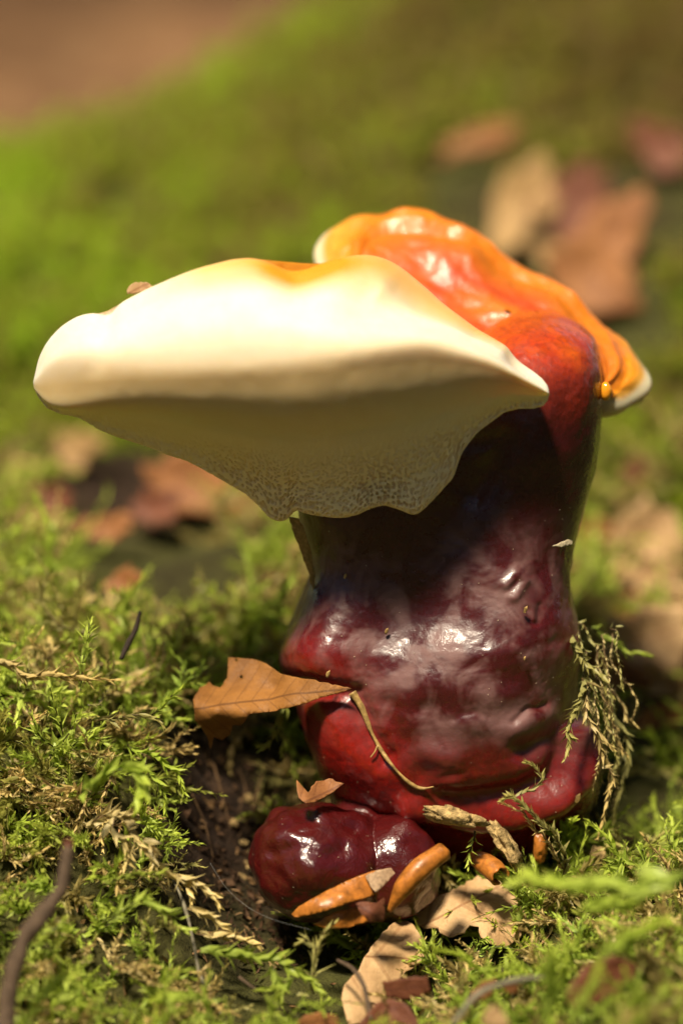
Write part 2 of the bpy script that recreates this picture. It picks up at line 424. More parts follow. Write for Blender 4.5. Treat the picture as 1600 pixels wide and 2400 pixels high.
sn = normals(sv, sf)
px, row = PIX(sv)
if ((sv - np.array([10.5, 0, 8])) * sn).sum(1).mean() < 0: sn = -sn; sf = sf[:, ::-1]
front = np.clip(-sn[:, 1] * 1.6 + .35, 0, 1)
q_ = sv
g = lambda *a: gauss(px, row, *a)
ln = lambda p, w: line(px, row, p, w)
h = (.30 * g(1215, 1420, 95, 120, 15) + .22 * g(1130, 1560, 190, 70, -8) + .14 * g(760, 1450, 50, 80) - .36 * g(935, 1460, 80, 150, 18)
     + .25 * g(730, 1545, 50, 45) - .28 * ln([(690, 1612), (760, 1612), (830, 1630), (872, 1730), (905, 1775)], 18)
     + .42 * g(800, 1735, 62, 90, -28) - .10 * ln([(905, 1650), (925, 1720), (990, 1810)], 20)
     - .02 * ln([(1060, 1686), (1085, 1674), (1112, 1668), (1140, 1682)], 5) - .06 * ln([(1198, 1694), (1212, 1680), (1228, 1662), (1250, 1662), (1272, 1652)], 5) - .035 * np.abs(vnoise(q_ * np.array([.8, .8, 2.2]), 88)) * np.exp(-((row - 1690) / 70)**2)
     - .02 * ln([(930, 1662), (960, 1668), (1005, 1664)], 9) + .03 * ln([(930, 1680), (985, 1688)], 12)
     + .03 * ln([(1085, 1700), (1115, 1692)], 14) + .06 * ln([(1205, 1716), (1235, 1690), (1285, 1676)], 15)
     + .06 * g(1110, 1698, 30, 18) + .11 * g(1225, 1702, 38, 22, -20)
     + .13 * g(1005, 1775, 38, 24, 10) + .09 * g(1062, 1782, 22, 20) - .03 * ln([(1030, 1826), (1050, 1816), (1085, 1815), (1095, 1835)], 6)
     + .14 * g(1058, 1845, 34, 20, -8) + .1 * g(965, 1620, 55, 40)
     + .40 * ln([(1372, 1725), (1376, 1775), (1350, 1830), (1300, 1872), (1210, 1903), (1120, 1915), (1030, 1900), (960, 1888)], 19)
     - .30 * ln([(1330, 1755), (1300, 1820), (1225, 1862), (1120, 1878), (1040, 1872)], 22)
     - .20 * ln([(1345, 1690), (1290, 1730), (1230, 1760)], 20) + .12 * g(1150, 1640, 60, 25)
     - .05 * ln([(1217, 1430), (1222, 1462), (1240, 1462), (1244, 1420)], 5) + .09 * ln([(1175, 1370), (1200, 1340), (1215, 1360), (1190, 1400)], 8)
     + .07 * g(1180, 1530, 40, 15, -12) - .03 * ln([(1100, 1560), (1200, 1530), (1290, 1500)], 10)
     - .10 * ln([(1100, 1040), (1180, 1030), (1150, 1130), (1120, 1170)], 20)
     - .25 * g(1090, 1180, 60, 200))
h = h * front
q = sv
h += .07 * vnoise(q * .9, 1) + .022 * vnoise(q * 2.1, 2) + .008 * vnoise(q * 4.5, 3) + .006 * vnoise(q * 11, 4)
h += .018 * vnoise(q * np.array([3.6, 3.6, 5.0]), 14) * np.clip(1 - np.abs(row - 800) / 120, 0, 1)
sv = sv + sn * h[:, None]
mar = np.array([.055, .0065, .007]); red = np.array([.26, .009, .005]); hot = np.array([.40, .036, .006]); ora = np.array([.62, .13, .008])
w_red = np.clip(1.0 * g(800, 1740, 75, 110, -25) + .55 * np.clip((row - 1710) / 160, 0, 1) + .55 * g(730, 1570, 60, 50) + .25 * g(1330, 1520, 60, 140), 0, 1)
w_hot = np.clip((1060 - row + 45 * vnoise(q * .8, 5) + 18 * vnoise(q * 2.5, 8)) / 260, 0, 1); w_hot = w_hot**1.3
w_or = np.clip((850 - row + 60 * vnoise(q * 1.5, 6) + 30 * vnoise(q * 4, 7)) / 170, 0, .8)
col = mar + (red - mar) * w_red[:, None]; col = col + (hot - col) * w_hot[:, None]; col = col + (ora - col) * w_or[:, None]
stem = mk('stem', sv, sf, M['stem'], root, col=col)
a = stem.data.attributes.new('dust_sheen', 'FLOAT', 'POINT')
a.data.foreach_set('value', (np.clip((row - 1180) / 140, .0, 1) * np.clip((1800 - row) / 120, .12, 1) * (1 - .8 * w_red)).astype(np.float32))  # where dust and the painted sheen lie, on the stem below the cap
STEM_V, STEM_N = sv, normals(sv, sf)

# front cap: a thick cream fan, section by section from its left tip to its right tip
Tt = [(80,895),(95,845),(115,812),(150,775),(185,748),(215,737),(250,729),(275,713),(310,692),(360,668),(420,642),(480,622),(550,606),(600,605),(660,610),(720,614),
      (780,613),(830,606),(870,606),(920,628),(1000,680),(1080,742),(1150,800),(1210,848),(1250,876),(1270,892),(1281,907),(1284,922)]
Bt = [(80,905),(90,930),(110,955),(140,968),(180,975),(200,985),(230,1005),(270,1022),(370,1055),(385,1062),(450,1085),(520,1125),(570,1155),(600,1180),
      (625,1210),(645,1223),(680,1215),(692,1196),(740,1207),(790,1214),(830,1210),(870,1192),(900,1186),(930,1195),(970,1212),(1000,1192),(1040,1150),
      (1075,1105),(1082,1060),(1120,1012),(1180,965),(1215,955),(1250,955),(1270,950),(1281,938),(1284,924)]
s = np.linspace(-1, 1, 90); cpx = 682 + 602 * np.sin(s * math.pi / 2)
T = smooth(lerp(cpx, Tt), 1); B = lerp(cpx, Bt)
F = smooth(lerp(cpx, [(80,900),(130,860),(200,845),(400,845),(600,838),(800,818),(1000,802),(1150,846),(1250,902),(1284,922)]), 4)
yF = smooth(lerp(cpx, [(80,-2.4),(110,-3.0),(160,-3.5),(250,-4.0),(400,-4.5),(540,-4.9),(640,-5.2),(740,-5.6),(830,-5.6),(930,-5.3),(1040,-4.7),(1200,-3.8),(1284,-3.1)]), 22)
yB = smooth(lerp(cpx, [(80,-2.4),(200,-2.2),(400,-1.6),(560,-1.2),(650,-1.4),(700,-1.9),(780,-2.6),(860,-2.95),(970,-3.05),(1080,-3.0),(1180,-3.0),(1284,-3.0)]), 2)
yT = smooth(lerp(cpx, [(80,-2.4),(250,-2.7),(420,-3),(600,-3.2),(700,-3),(800,-2.6),(870,-2.2),(1000,-2.1),(1150,-2.4),(1284,-3.0)]), 4)
U = smooth(lerp(cpx, [(80,892),(120,830),(190,775),(250,755),(420,692),(600,668),(700,668),(780,688),(850,718),(950,745),(1060,778),(1150,828),(1284,921)]), 2)
U = np.maximum(U, T + 4)
yK = smooth(lerp(cpx, [(80,-2.4),(200,-.6),(400,1.0),(600,1.8),(800,1.5),(1000,.3),(1150,-1.2),(1284,-2.9)]), 4)
mixf = lambda a, b, t: a + (b - a) * t
yU = mixf(yT, yF, .5)
Bs = smooth(B, 40)
Tm = smooth(lerp(cpx, [(80,906),(110,940),(150,952),(200,946),(260,938),(340,934),(450,940),(700,936),(870,908),(1000,886),(1100,878),(1200,894),(1284,923)]), 6)
sec = [(T, yT), (U, yU), (mixf(U, F, .48), mixf(yU, yF, .72)), (F, yF), (mixf(F, Tm, .55), mixf(yF, yB, .02)), (mixf(Tm, Bs, .12), mixf(yF, yB, .14)), (mixf(Tm, Bs, .42), mixf(yF, yB, .46)),
       (mixf(Tm, mixf(B, Bs, .5), .75), mixf(yF, yB, .79)), (B, yB), (mixf(B, T, .22), mixf(yB, yK, .8)), (mixf(B, T, .6), yK), (mixf(B, T, .85), mixf(yK, yT, .25))]
cc = np.stack([P(cpx, r_, y_) for r_, y_ in sec], 0)               # 11 x 90
def cr_at(c, t, periodic):
    n = len(c); i = np.floor(t).astype(int); f = (t - i).reshape((-1,) + (1,) * (c.ndim - 1))
    k = (lambda q: c[(i + q) % n]) if periodic else (lambda q: c[np.clip(i + q, 0, n - 1)])
    a, b, d, e_ = k(-1), k(0), k(1), k(2)
    return .5 * (2 * b + (d - a) * f + (2 * a - 5 * b + 4 * d - e_) * f**2 + (3 * b - a - 3 * d + e_) * f**3)
tv = np.concatenate([np.linspace(0, 6, 190, False), np.linspace(6, 8.05, 250, False), np.linspace(8.05, 12, 70, False)])
dens = np.where((cpx > 540) & (cpx < 1100), 100, 55) * np.gradient(cpx) / 100
cum = np.concatenate([[0], np.cumsum((dens[1:] + dens[:-1]) / 2)]); cum += np.arange(90) * .6
tu_ = np.interp(np.linspace(0, cum[-1], 820), cum, np.arange(90))
nv, nu = len(tv), len(tu_)
cv = cr_at(cr_at(cc, tv, True).swapaxes(0, 1), tu_, False).swapaxes(0, 1)
vpar = np.repeat(np.where(tv < 4, tv, np.where(tv < 6, 4 + (tv - 4) / 2, tv - 1))[:, None], nu, 1)
cv = cv.reshape(-1, 3); vp = vpar.ravel()
cf = grid_faces(nv, nu, True, False); cn = normals(cv, cf)
if ((cv - cv.mean(0)) * cn).sum(1).mean() < 0: cn = -cn; cf = cf[:, ::-1]
px, row = PIX(cv)
hh = .05 * vnoise(cv * .5, 21) + .010 * vnoise(cv * 1.3, 22) + .004 * vnoise(cv * 4, 23)
hh += .10 * gauss(px, row, 165, 800, 55, 60) * np.clip(1 - (vp - 2) / 3, 0, 1)
hh += (.30 * gauss(px, row, 860, 668, 75, 45) - .22 * line(px, row, [(685, 600), (700, 640), (690, 720)], 38) + .16 * line(px, row, [(880, 715), (960, 752), (1060, 785), (1160, 838)], 20) - .05 * line(px, row, [(930, 690), (1010, 735), (1100, 790)], 18)) * np.clip(2.2 - vp, 0, 1) * (vp < 3)
hh += -.11 * line(px, row, [(252, 727), (245, 800), (225, 870)], 16) * np.clip(1 - (vp - 1) / 3, 0, 1)
# pores: jittered cells, drawn out along the section towards the lower edge
und = np.clip((vp - 4.3) / 1.2, 0, 1) * np.clip((7.1 - vp) / .15, 0, 1)
low = np.clip((vp - 5.3) / 1.5, 0, 1)
low = np.clip((vp - 5.1) / 1.6, 0, 1) * np.clip((px - 420) / 200, .25, 1)
dB = np.clip(7.0 - vp, 0, 3) * np.repeat(np.maximum(np.interp(np.arange(nu), np.arange(nu), np.interp(tu_, np.arange(90), B - F)), 20)[None] / 100 * .36, nv, 0).ravel()
gd = np.where(dB < .7, dB / .21, .7 / .21 + np.where(dB < 1.6, (dB - .7) / .14, .9 / .14 + (dB - 1.6) / .10))
cx_ = (cv[:, 0] + .05 * fbm(cv * 1.7, 31)) / .095; cy_ = gd + .5 * vnoise(cv * 1.5, 34)
best = np.full(len(cv), 9.0); keepc = np.ones(len(cv))
i0 = np.floor(cx_).astype(np.int64); j0 = np.floor(cy_).astype(np.int64)
for di in (-1, 0, 1):
    for dj in (-1, 0, 1):
        i, j = i0 + di, j0 + dj; z0 = i * 0
        fx = i + .1 + .8 * hash3(i, j, z0, 51); fy = j + .05 + .9 * hash3(i, j, z0, 52); rr_ = .26 + .26 * hash3(i, j, z0, 53)
        best = np.minimum(best, np.hypot(cx_ - fx, cy_ - fy) / rr_)
pore = np.clip((1 - best) * 2.2, 0, 1)
patch = .5 + .5 * np.clip(.5 + 1.2 * vnoise(cv * .9, 41), 0, 1)
hh -= pore * und * (.014 + .12 * low) * patch
inset = np.clip((vp - 5.05) / .8, 0, 1) * np.clip((7.6 - vp) / .3, 0, 1) * .17
hb_ = hh + pore * und * (.014 + .12 * low) * patch - inset
cvb = cv + cn * hb_[:, None]; cnb = normals(cvb, cf)
hh += np.interp(vp, [4.7, 5.0, 5.6], [-.014, .007, 0]) * (vp > 4.5) * (vp < 8)
hh -= .17 * np.clip((vp - 7.15) / .2, 0, 1) * (vp < 8)
cv2 = cv + cn * hh[:, None]
cn2 = normals(cv2, cf)
white = np.array([.70, .63, .50]); cream = np.array([.56, .40, .19]); yel = np.array([.60, .37, .07]); orr = np.array([.62, .24, .012]); und_c = np.array([.93, .75, .44])
t = np.clip((3.9 - vp) / 1.6, 0, 1)[:, None]
ccol = cream + (white - cream) * t
wy = np.clip((1.25 - vp) / .9, 0, 1) * np.clip((vp < 3) + 0.0, 0, 1); wy = np.where(vp > 9.5, 1, wy)
wy = wy * np.clip((px - 330) / 150, 0, 1) * np.clip((1225 - px) / 70, 0, 1)
ccol = ccol + (yel - ccol) * (np.clip(wy * .75, 0, 1))[:, None]
wo = np.clip(gauss(px, row, 715, 625, 110, 26) * 1.4, 0, 1) * np.clip((1.6 - vp) / .8, 0, 1) + np.where(vp > 9.8, .9, 0) * np.clip((px - 500) / 150, 0, 1)
wo2 = np.clip(line(px, row, [(900, 640), (1010, 705), (1120, 785)], 22), 0, 1) * .3 * (vp < 1.2)
ccol = ccol + (orr - ccol) * np.clip(wo + wo2, 0, 1)[:, None]
tu = np.clip((vp - 4.1) / .9, 0, 1) * (vp < 9)
ccol = ccol + (und_c - ccol) * tu[:, None]
isp = (vp[cf].mean(1) > 4.7) & (vp[cf].mean(1) < 7.35)
def submesh(name, mask, mat, parent, **kw):
    f = cf_cur[mask]; ids, inv = np.unique(f, return_inverse=True)
    return mk(name, vc[ids], inv.reshape(f.shape), mat, parent, col=cl[ids], vn=nn[ids], **kw)
cf_cur, vc, cl, nn = cf, cv2, ccol, cn2
vc, nn = cvb, cnb
cap1 = submesh('cap', vp[cf].mean(1) > -1, M['cream'], root, label='thick cream white front cap flushed orange on top')
vc, nn = cv2, cn2
submesh('pore_layer', isp, M['pores'], cap1)

# rear cap: kidney-shaped and orange, its white margin showing at both ends
C = (1190, 735, 2.6)
mid = [(1405,862,.9),(1372,790,2.4),(1285,712,3.8),(1150,632,4.8),(1010,570,5.6),(915,575,5.5),(875,625,4.5),(920,705,3),(1020,775,1.9),(1150,835,1),(1330,885,.2),(1388,890,.3)]
rdg = [(1462,862,1.6),(1425,775,3.8),(1330,692,5.2),(1180,580,6.6),(985,495,7.2),(868,500,6.9),(818,572,5.6),(850,690,3.6),(980,790,2.3),(1150,870,1.2),(1395,920,0),(1440,912,.5)]
rim = [(1526,892,1.9),(1452,815,5.2),(1350,745,7.2),(1180,650,8.8),(980,570,9.4),(815,538,8.0),(735,592,6.6),(800,725,4.2),(950,850,2.7),(1150,935,1.8),(1405,966,.5),(1484,944,.9)]
und_ = [(1490,935,2.4),(1430,870,5),(1330,810,6.8),(1180,720,8.2),(990,650,8.6),(870,640,7.6),(800,670,6.3),(850,780,4.4),(980,900,3.2),(1150,970,2.4),(1390,975,1.4),(1455,955,1.7)]
def tow(A, f, dr=0, ctr=C): return [(a + (c_ - a) * f, b + (d - b) * f + dr, y + (e - y) * f) for (a, b, y), (c_, d, e) in zip(A, [ctr] * len(A))]
Cb = (1180, 940, 2.6)
blend = lambda A, B_, f, dr=0: [tuple(np.array(a) * (1 - f) + np.array(b) * f + np.array([0, dr, 0])) for a, b in zip(A, B_)]
rings = [tow(mid, .97), tow(mid, .55, 4), mid, blend(mid, rdg, .55, -8), rdg, blend(rdg, rim, .55, -16), rim, blend(rim, und_, .5, 8), und_, tow(und_, .5, 10, Cb), tow(und_, .97, 20, Cb)]
rings = [[(a, b, min(y, 1) + max(y - 1, 0) * .6) for a, b, y in r_] for r_ in rings]
rc = np.array([P(*np.array(r_).T) for r_ in rings])
n1, n2 = 300, 420
kv = cr(cr(rc, n1, False).swapaxes(0, 1), n2, True).swapaxes(0, 1).reshape(-1, 3)
kf = grid_faces(n1, n2, False, True); kn = normals(kv, kf)
rp = np.repeat(np.linspace(0, 10, n1), n2)
if kn[(rp > 2) & (rp < 4), 2].mean() < 0: kn = -kn; kf = kf[:, ::-1]
px, row = PIX(kv)
topw = np.clip((6 - rp) / 1.5, 0, 1)
hk = (.16 * vnoise(kv * .9, 61) + .065 * vnoise(kv * 1.9, 62) + .022 * vnoise(kv * 4.5, 63)) * topw + .02 * vnoise(kv * 1.5, 64)
hk += .05 * np.exp(-((rp - 3.2 - .3 * vnoise(kv * .7, 65)) / .22)**2) - .05 * np.exp(-((rp - 2.5 - .3 * vnoise(kv * .7, 65)) / .25)**2)
kv = kv + kn * hk[:, None]; kn2 = normals(kv, kf)
brown = np.array([.44, .055, .009]); o1 = np.array([.64, .18, .006]); o2 = np.array([.66, .25, .010]); yl = np.array([.62, .33, .045]); wh = np.array([.62, .52, .33])
rpn = rp + .25 * vnoise(kv * 1.1, 66)
stops = [0, 1.2, 2.2, 3.4, 4.6, 5.15, 5.5, 11]; cols = np.array([o1 * .9, brown, o1 * .7, o1, o2, yl, wh, wh * .85])
kc = np.stack([np.interp(rpn, stops, cols[:, i]) for i in range(3)], 1)
leftw = np.clip((900 - px) / 120, 0, 1) * np.clip((rp - 3.6) / 1.2, 0, 1)
kc = kc + (yl - kc) * (leftw * .5 * (rp < 5.3))[:, None]
ism = rp[kf].mean(1) > 5.45
cf_cur, vc, cl, nn = kf, kv, kc, kn2
cap2 = submesh('cap', ~ism, M['orange'], root, label='glossy orange rear cap with puckered surface')
submesh('margin', ism, M['cream'], cap2)

# amber drop at the rear cap's rim
def blob(c, rad, seed=0, bump=.1, sub=3, freq=1.5):
    bm = bmesh.new(); bmesh.ops.create_icosphere(bm, subdivisions=sub, radius=1)
    v = np.array([x.co for x in bm.verts]); f = [[q.index for q in p.verts] for p in bm.faces]; bm.free()
    v = v * (1 + bump * fbm(v * freq + seed * 7.3, seed, 3))[:, None]
    return v * np.asarray(rad) + np.asarray(c), f
v, f = blob(P(1418, 917, -.55), (.14, .14, .22), 3, .03)
mk('resin_drop', v, f, M['drop'], label='tiny amber drop hanging at the right rim of the orange cap', category='drop')

# ------------------------------------------------------------------ the young mushroom at its foot
bm = bmesh.new(); bmesh.ops.create_icosphere(bm, subdivisions=7, radius=1)
bv = np.array([x.co for x in bm.verts]); bf = np.array([[q.index for q in p.verts] for p in bm.faces]); bm.free()
cen = P(800, 2035, -2.5); d = bv
def ray_ell(c, ax):
    o = (cen - c) / ax; q = d / ax; A_ = (q**2).sum(1); B_ = q @ o; C_ = o @ o - 1
    disc = B_**2 - A_ * C_; return np.where(disc > 0, (-B_ + np.sqrt(np.maximum(disc, 0))) / A_, 0.05)
r0 = np.stack([ray_ell(P(732, 2022, -2.9), np.array([1.5, 1.55, 1.46])), ray_ell(P(935, 2035, -2.6), np.array([1.0, 1.3, 1.25])), ray_ell(P(860, 1960, -1.2), np.array([1.0, 1.2, 1.2])), ray_ell(P(835, 2045, -2.6), np.array([1.0, 1.45, 1.22]))], 1)
r0 = np.log(np.exp(r0 * 4).sum(1) / 1.5) / 4
bw = cen + d * r0[:, None]; px, row = PIX(bw)
fr = np.clip(-d[:, 1] * 1.5 + .4, 0, 1)
hb = (.16 * gauss(px, row, 690, 1950, 45, 40) + .14 * gauss(px, row, 735, 2035, 60, 40) - .10 * line(px, row, [(640, 2000), (700, 1990), (760, 2005), (800, 1990)], 12) + .10 * gauss(px, row, 930, 1975, 35, 30)
      + .08 * gauss(px, row, 795, 1925, 40, 18, -15) - .09 * line(px, row, [(700, 1910), (770, 1945), (830, 1935)], 12) + .05 * gauss(px, row, 772, 1990, 12, 10)) * fr
hb += .10 * vnoise(bw * 1.1, 71) + .11 * vnoise(bw * 2.0, 72) + .03 * vnoise(bw * 3.6, 75) + .02 * vnoise(bw * 5, 73)
bw = bw + d * hb[:, None]
ycol = np.tile(np.array([.06, .003, .003]), (len(bw), 1))
def mat_young():
    t = NT('wet dark red lacquer'); pos = geo_pos(t); c = t.attr('Col').outputs['Color']
    n = t.noise(pos, 4.5, 4, .6, .6); n3 = t.noise(pos, 16, 3)
    b = t.bsdf(t.mix(t.ramp(n, [(.35, 0), (.75, .6)]), c, (.03, .002, .003)), Roughness=.3, Specular_IOR_Level=.6, Coat_Weight=.8, Coat_Roughness=.06)
    bp = t.bump(n, .4, .1, t.bump(n3, .08, .02)); t.l(bp, b.inputs['Normal']); t.l(bp, b.inputs['Coat Normal'])
    return t.done(b)
M['young'] = mat_young()
mk('young_mushroom', bw, bf, M['young'], col=ycol, label='small rounded wet-looking dark red mushroom bud at the foot of the large stem', category='mushroom')
YV, YN = bw, normals(bw, bf)

# ------------------------------------------------------------------ dust on the stems
def specks(name, V, N, parent, n, sel, sz, mat):
    ids = rng.choice(np.where(sel)[0], n, replace=False); vs, fs = [], []
    for i in ids:
        nrm = N[i] if N[i] @ (CAM - V[i]) > 0 else -N[i]
        t1 = np.cross(nrm, rng.normal(size=3)); t1 /= np.linalg.norm(t1); t2 = np.cross(nrm, t1)
        a, b = sz * rng.uniform(.4, 1.6), sz * rng.uniform(.3, .8); c = V[i] + nrm * .02; k = len(vs)
        vs += [c - t1 * a, c - t2 * b, c + t1 * a, c + t2 * b, c + nrm * b * .7]
        fs += [[k, k + 1, k + 4], [k + 1, k + 2, k + 4], [k + 2, k + 3, k + 4], [k + 3, k, k + 4]]
    return mk(name, np.array(vs), fs, mat, parent, smooth_sh=False, kind='stuff')
px, row = PIX(STEM_V)
specks('dust_sheen', STEM_V, STEM_N, stem, 95, (row > 1180) & (np.abs(px - 1030) < 320) & (STEM_V[:, 1] < -1), .015, M['fleck'])
px, row = PIX(YV)
specks('dust_sheen', YV, YN, bpy.data.objects['young_mushroom'], 35, (YV[:, 1] < -3), .015, M['fleck'])

def on_surface(px0, row0, V=None):
    V = STEM_V if V is None else V
    a, b = PIX(V); d = np.hypot(a - px0, b - row0); k = np.where(d < 14)[0]
    if len(k) == 0: k = np.argsort(d)[:5]
    return V[k, 1].min()

# ------------------------------------------------------------------ leaves and other pieces
def depth_fit(pts):
    a = np.array(pts, float)
    if len(a) == 1: return lambda x, y: np.full(np.shape(x), a[0, 2])
    xy = a[:, :2] / 100; w = rbf_fit(xy, a[:, 2])
    def fn(x, y):
        q = np.stack([np.ravel(x), np.ravel(y)], 1) / 100
        return (np.linalg.norm(q[:, None] - xy[None], axis=2) @ w[:-1] + w[-1]).reshape(np.shape(x))
    return fn
def rough_edge(poly, amp, step, seed):
    r = np.random.default_rng(seed); out = []
    for (x0, y0), (x1, y1) in zip(poly, poly[1:] + poly[:1]):
        n = max(1, int(math.hypot(x1 - x0, y1 - y0) / step))
        for k in range(n):
            t = k / n; out.append((x0 + (x1 - x0) * t + (r.normal() * amp if k else 0), y0 + (y1 - y0) * t + (r.normal() * amp if k else 0)))
    return out
def sheet(name, poly, dep, mat, axis_, thick=.025, wav=.08, res=9, rough=(1.2, 12), seed=1, holes=(), parent=None, **tags):
    """thin curled sheet: outline in photo pixels, its own depth at several points, real thickness"""
    fn = depth_fit(dep); pl = rough_edge(list(poly), rough[0], rough[1], seed)
    vs = [Vector(p) for p in pl]; n0 = len(vs); loops = [list(range(n0))]
    for hcx, hcy, hr in holes:
        k = len(vs); m = 9; r = np.random.default_rng(int(hcx))
        vs += [Vector((hcx + hr * (1 + .3 * r.normal()) * math.cos(-2 * math.pi * i / m), hcy + hr * (1 + .3 * r.normal()) * math.sin(-2 * math.pi * i / m))) for i in range(m)]
        loops.append(list(range(k, k + m)))
    A = np.array(pl); lo, hi = A.min(0), A.max(0); r = np.random.default_rng(seed)
    gxx, gyy = np.meshgrid(np.arange(lo[0], hi[0], res), np.arange(lo[1], hi[1], res))
    for x, y in zip(gxx.ravel(), gyy.ravel()): vs.append(Vector((x + r.uniform(-2, 2), y + r.uniform(-2, 2))))
    edges = [(l[i], l[(i + 1) % len(l)]) for l in loops for i in range(len(l))]
    v2, _, f2, *_ = mgeo.delaunay_2d_cdt(vs, edges, [], 1, 1e-4)
    v2 = np.array([(p.x, p.y) for p in v2]); f2 = [list(t) for t in f2]
    if holes:
        f2 = [t for t in f2 if all(math.hypot(*(v2[t].mean(0) - np.array(hh_[:2]))) > hh_[2] * .8 for hh_ in holes)]
    used = sorted({i for t in f2 for i in t}); mp = {i: k for k, i in enumerate(used)}; v2 = v2[used]; f2 = [[mp[i] for i in t] for t in f2]
    y = fn(v2[:, 0], v2[:, 1]); v3 = P(v2[:, 0], v2[:, 1], y)
    f2 = np.array(f2); n = normals(v3, f2); v3 = v3 + n * (wav * fbm(v3 * 1.1, seed, 3))[:, None]
    n = normals(v3, f2)
    # back skin and edge
    back = v3 - n * thick; m = len(v3)
    ec = {}
    for t in f2.tolist():
        for i in range(3):
            e = (t[i], t[(i + 1) % 3]); ec[e] = 1
    rim_ = [e for e in ec if (e[1], e[0]) not in ec]
    fs = f2.tolist() + [[t[2] + m, t[1] + m, t[0] + m] for t in f2.tolist()] + [[e[1], e[0], e[0] + m, e[1] + m] for e in rim_]
    (ax0, ay0), (ax1, ay1) = axis_; L = math.hypot(ax1 - ax0, ay1 - ay0); ux, uy = (ax1 - ax0) / L, (ay1 - ay0) / L
    uu = ((v2[:, 0] - ax0) * ux + (v2[:, 1] - ay0) * uy) / 100; vv = (-(v2[:, 0] - ax0) * uy + (v2[:, 1] - ay0) * ux) / 100
    uv = np.stack([uu, vv], 1); V = np.concatenate([v3, back])
    return mk(name, V, fs, mat, parent, uv=np.concatenate([uv, uv]), **tags)

def tube_geo(path, rad, sides=8, m=None, rough=0, seed=0):
    path = np.array(path, float); m = m or max(8, len(path) * 8)
    c = cr(path, m, False); rad = np.interp(np.linspace(0, 1, m), np.linspace(0, 1, len(rad)), rad)
    tg = np.gradient(c, axis=0); tg /= np.linalg.norm(tg, axis=1, keepdims=True) + 1e-9
    ref = np.array([.3, .2, .93]); n1 = np.cross(tg, ref); n1 /= np.linalg.norm(n1, axis=1, keepdims=True) + 1e-9; n2 = np.cross(tg, n1)
    a = np.arange(sides) / sides * 2 * math.pi
    ring = c[:, None] + (np.cos(a)[None, :, None] * n1[:, None] + np.sin(a)[None, :, None] * n2[:, None]) * rad[:, None, None]
    v = ring.reshape(-1, 3)
    if rough: v = v + np.repeat(ring - c[:, None], 1, 0).reshape(-1, 3) * (rough * fbm(v * 3, seed, 2))[:, None]
    f = grid_faces(m, sides, False, True).tolist() + [list(range(sides))[::-1], list(range((m - 1) * sides, m * sides))]
    return v, f
def PP(pts): return np.array([P(*p) for p in pts])
def tube(name, pts, rad, mat, parent=None, rough=.2, sides=8, seed=0, **tags):
    v, f = tube_geo(PP(pts), rad, sides, None, rough, seed); return mk(name, v, f, mat, parent, **tags)

# ---- moss
def shoot_geo(path, L=.2, gap=.05, spread=.6, seed=0, taper=True, w=.28, stem_r=.02):
    """a stem with pointed folded leaves set round it in a spiral; returns (stem v,f), (leaf v,f,col)"""
    r = np.random.default_rng(seed); path = np.array(path, float)
    seg = np.linalg.norm(np.diff(path, axis=0), axis=1).sum(); n = max(6, int(seg / gap))
    c = cr(path, n, False)
    c[1:] += (.16 * vnoise(c * 1.3 + seed * 3.7, 91)[:, None] * np.array([1, .6, .5]) + .05 * vnoise(c * 5 + seed, 92)[:, None] * np.array([.6, .5, 1]))[1:]
    path = c[::max(1, n // 24)]; tg = np.gradient(c, axis=0); tg /= np.linalg.norm(tg, axis=1, keepdims=True) + 1e-9
    vs, fs, cl = [], [], []
    ref = r.normal(size=3)
    for i in range(n):
        t = i / (n - 1); ang = i * 2.4 + r.normal() * .5; tt = tg[i]
        a1 = np.cross(tt, ref); a1 /= np.linalg.norm(a1) + 1e-9; a2 = np.cross(tt, a1)
        side = math.cos(ang) * a1 + math.sin(ang) * a2; tan_ = np.cross(tt, side)
        l = L * r.uniform(.75, 1.2) * ((1 - .55 * t**3) if taper else 1); sp = spread * r.uniform(.55, 1.6) * (1 - .45 * t**2)
        d0 = tt * math.cos(sp * .7) + side * math.sin(sp * .7); d1 = tt * math.cos(sp * 1.25) + side * math.sin(sp * 1.25)
        if r.random() < .12: d1 = d1 + r.normal(size=3) * .5
        b = c[i] + side * stem_r * .5; mid_ = b + d0 * l * .45; tip = mid_ + d1 * l * .6; nn_ = np.cross(d0, tan_)
        k = len(vs); ww = l * w
        vs += [b - tan_ * ww * .3, b + tan_ * ww * .3, mid_ - tan_ * ww * .5 + nn_ * ww * .18, mid_, mid_ + tan_ * ww * .5 + nn_ * ww * .18, tip]
        fs += [[k, k + 3, k + 2], [k, k + 1, k + 3], [k + 1, k + 4, k + 3], [k + 2, k + 3, k + 5], [k + 3, k + 4, k + 5]]
        q = t**1.5; cl += [[q * .6, 0, 0]] * 2 + [[q * .8, 0, 0]] * 3 + [[min(1, q + .25), 0, 0]]
    sv_, sf_ = tube_geo(path, [stem_r, stem_r * .8, stem_r * .4], 5, max(6, n // 3))
    return (sv_, sf_), (np.array(vs), fs, np.array(cl))
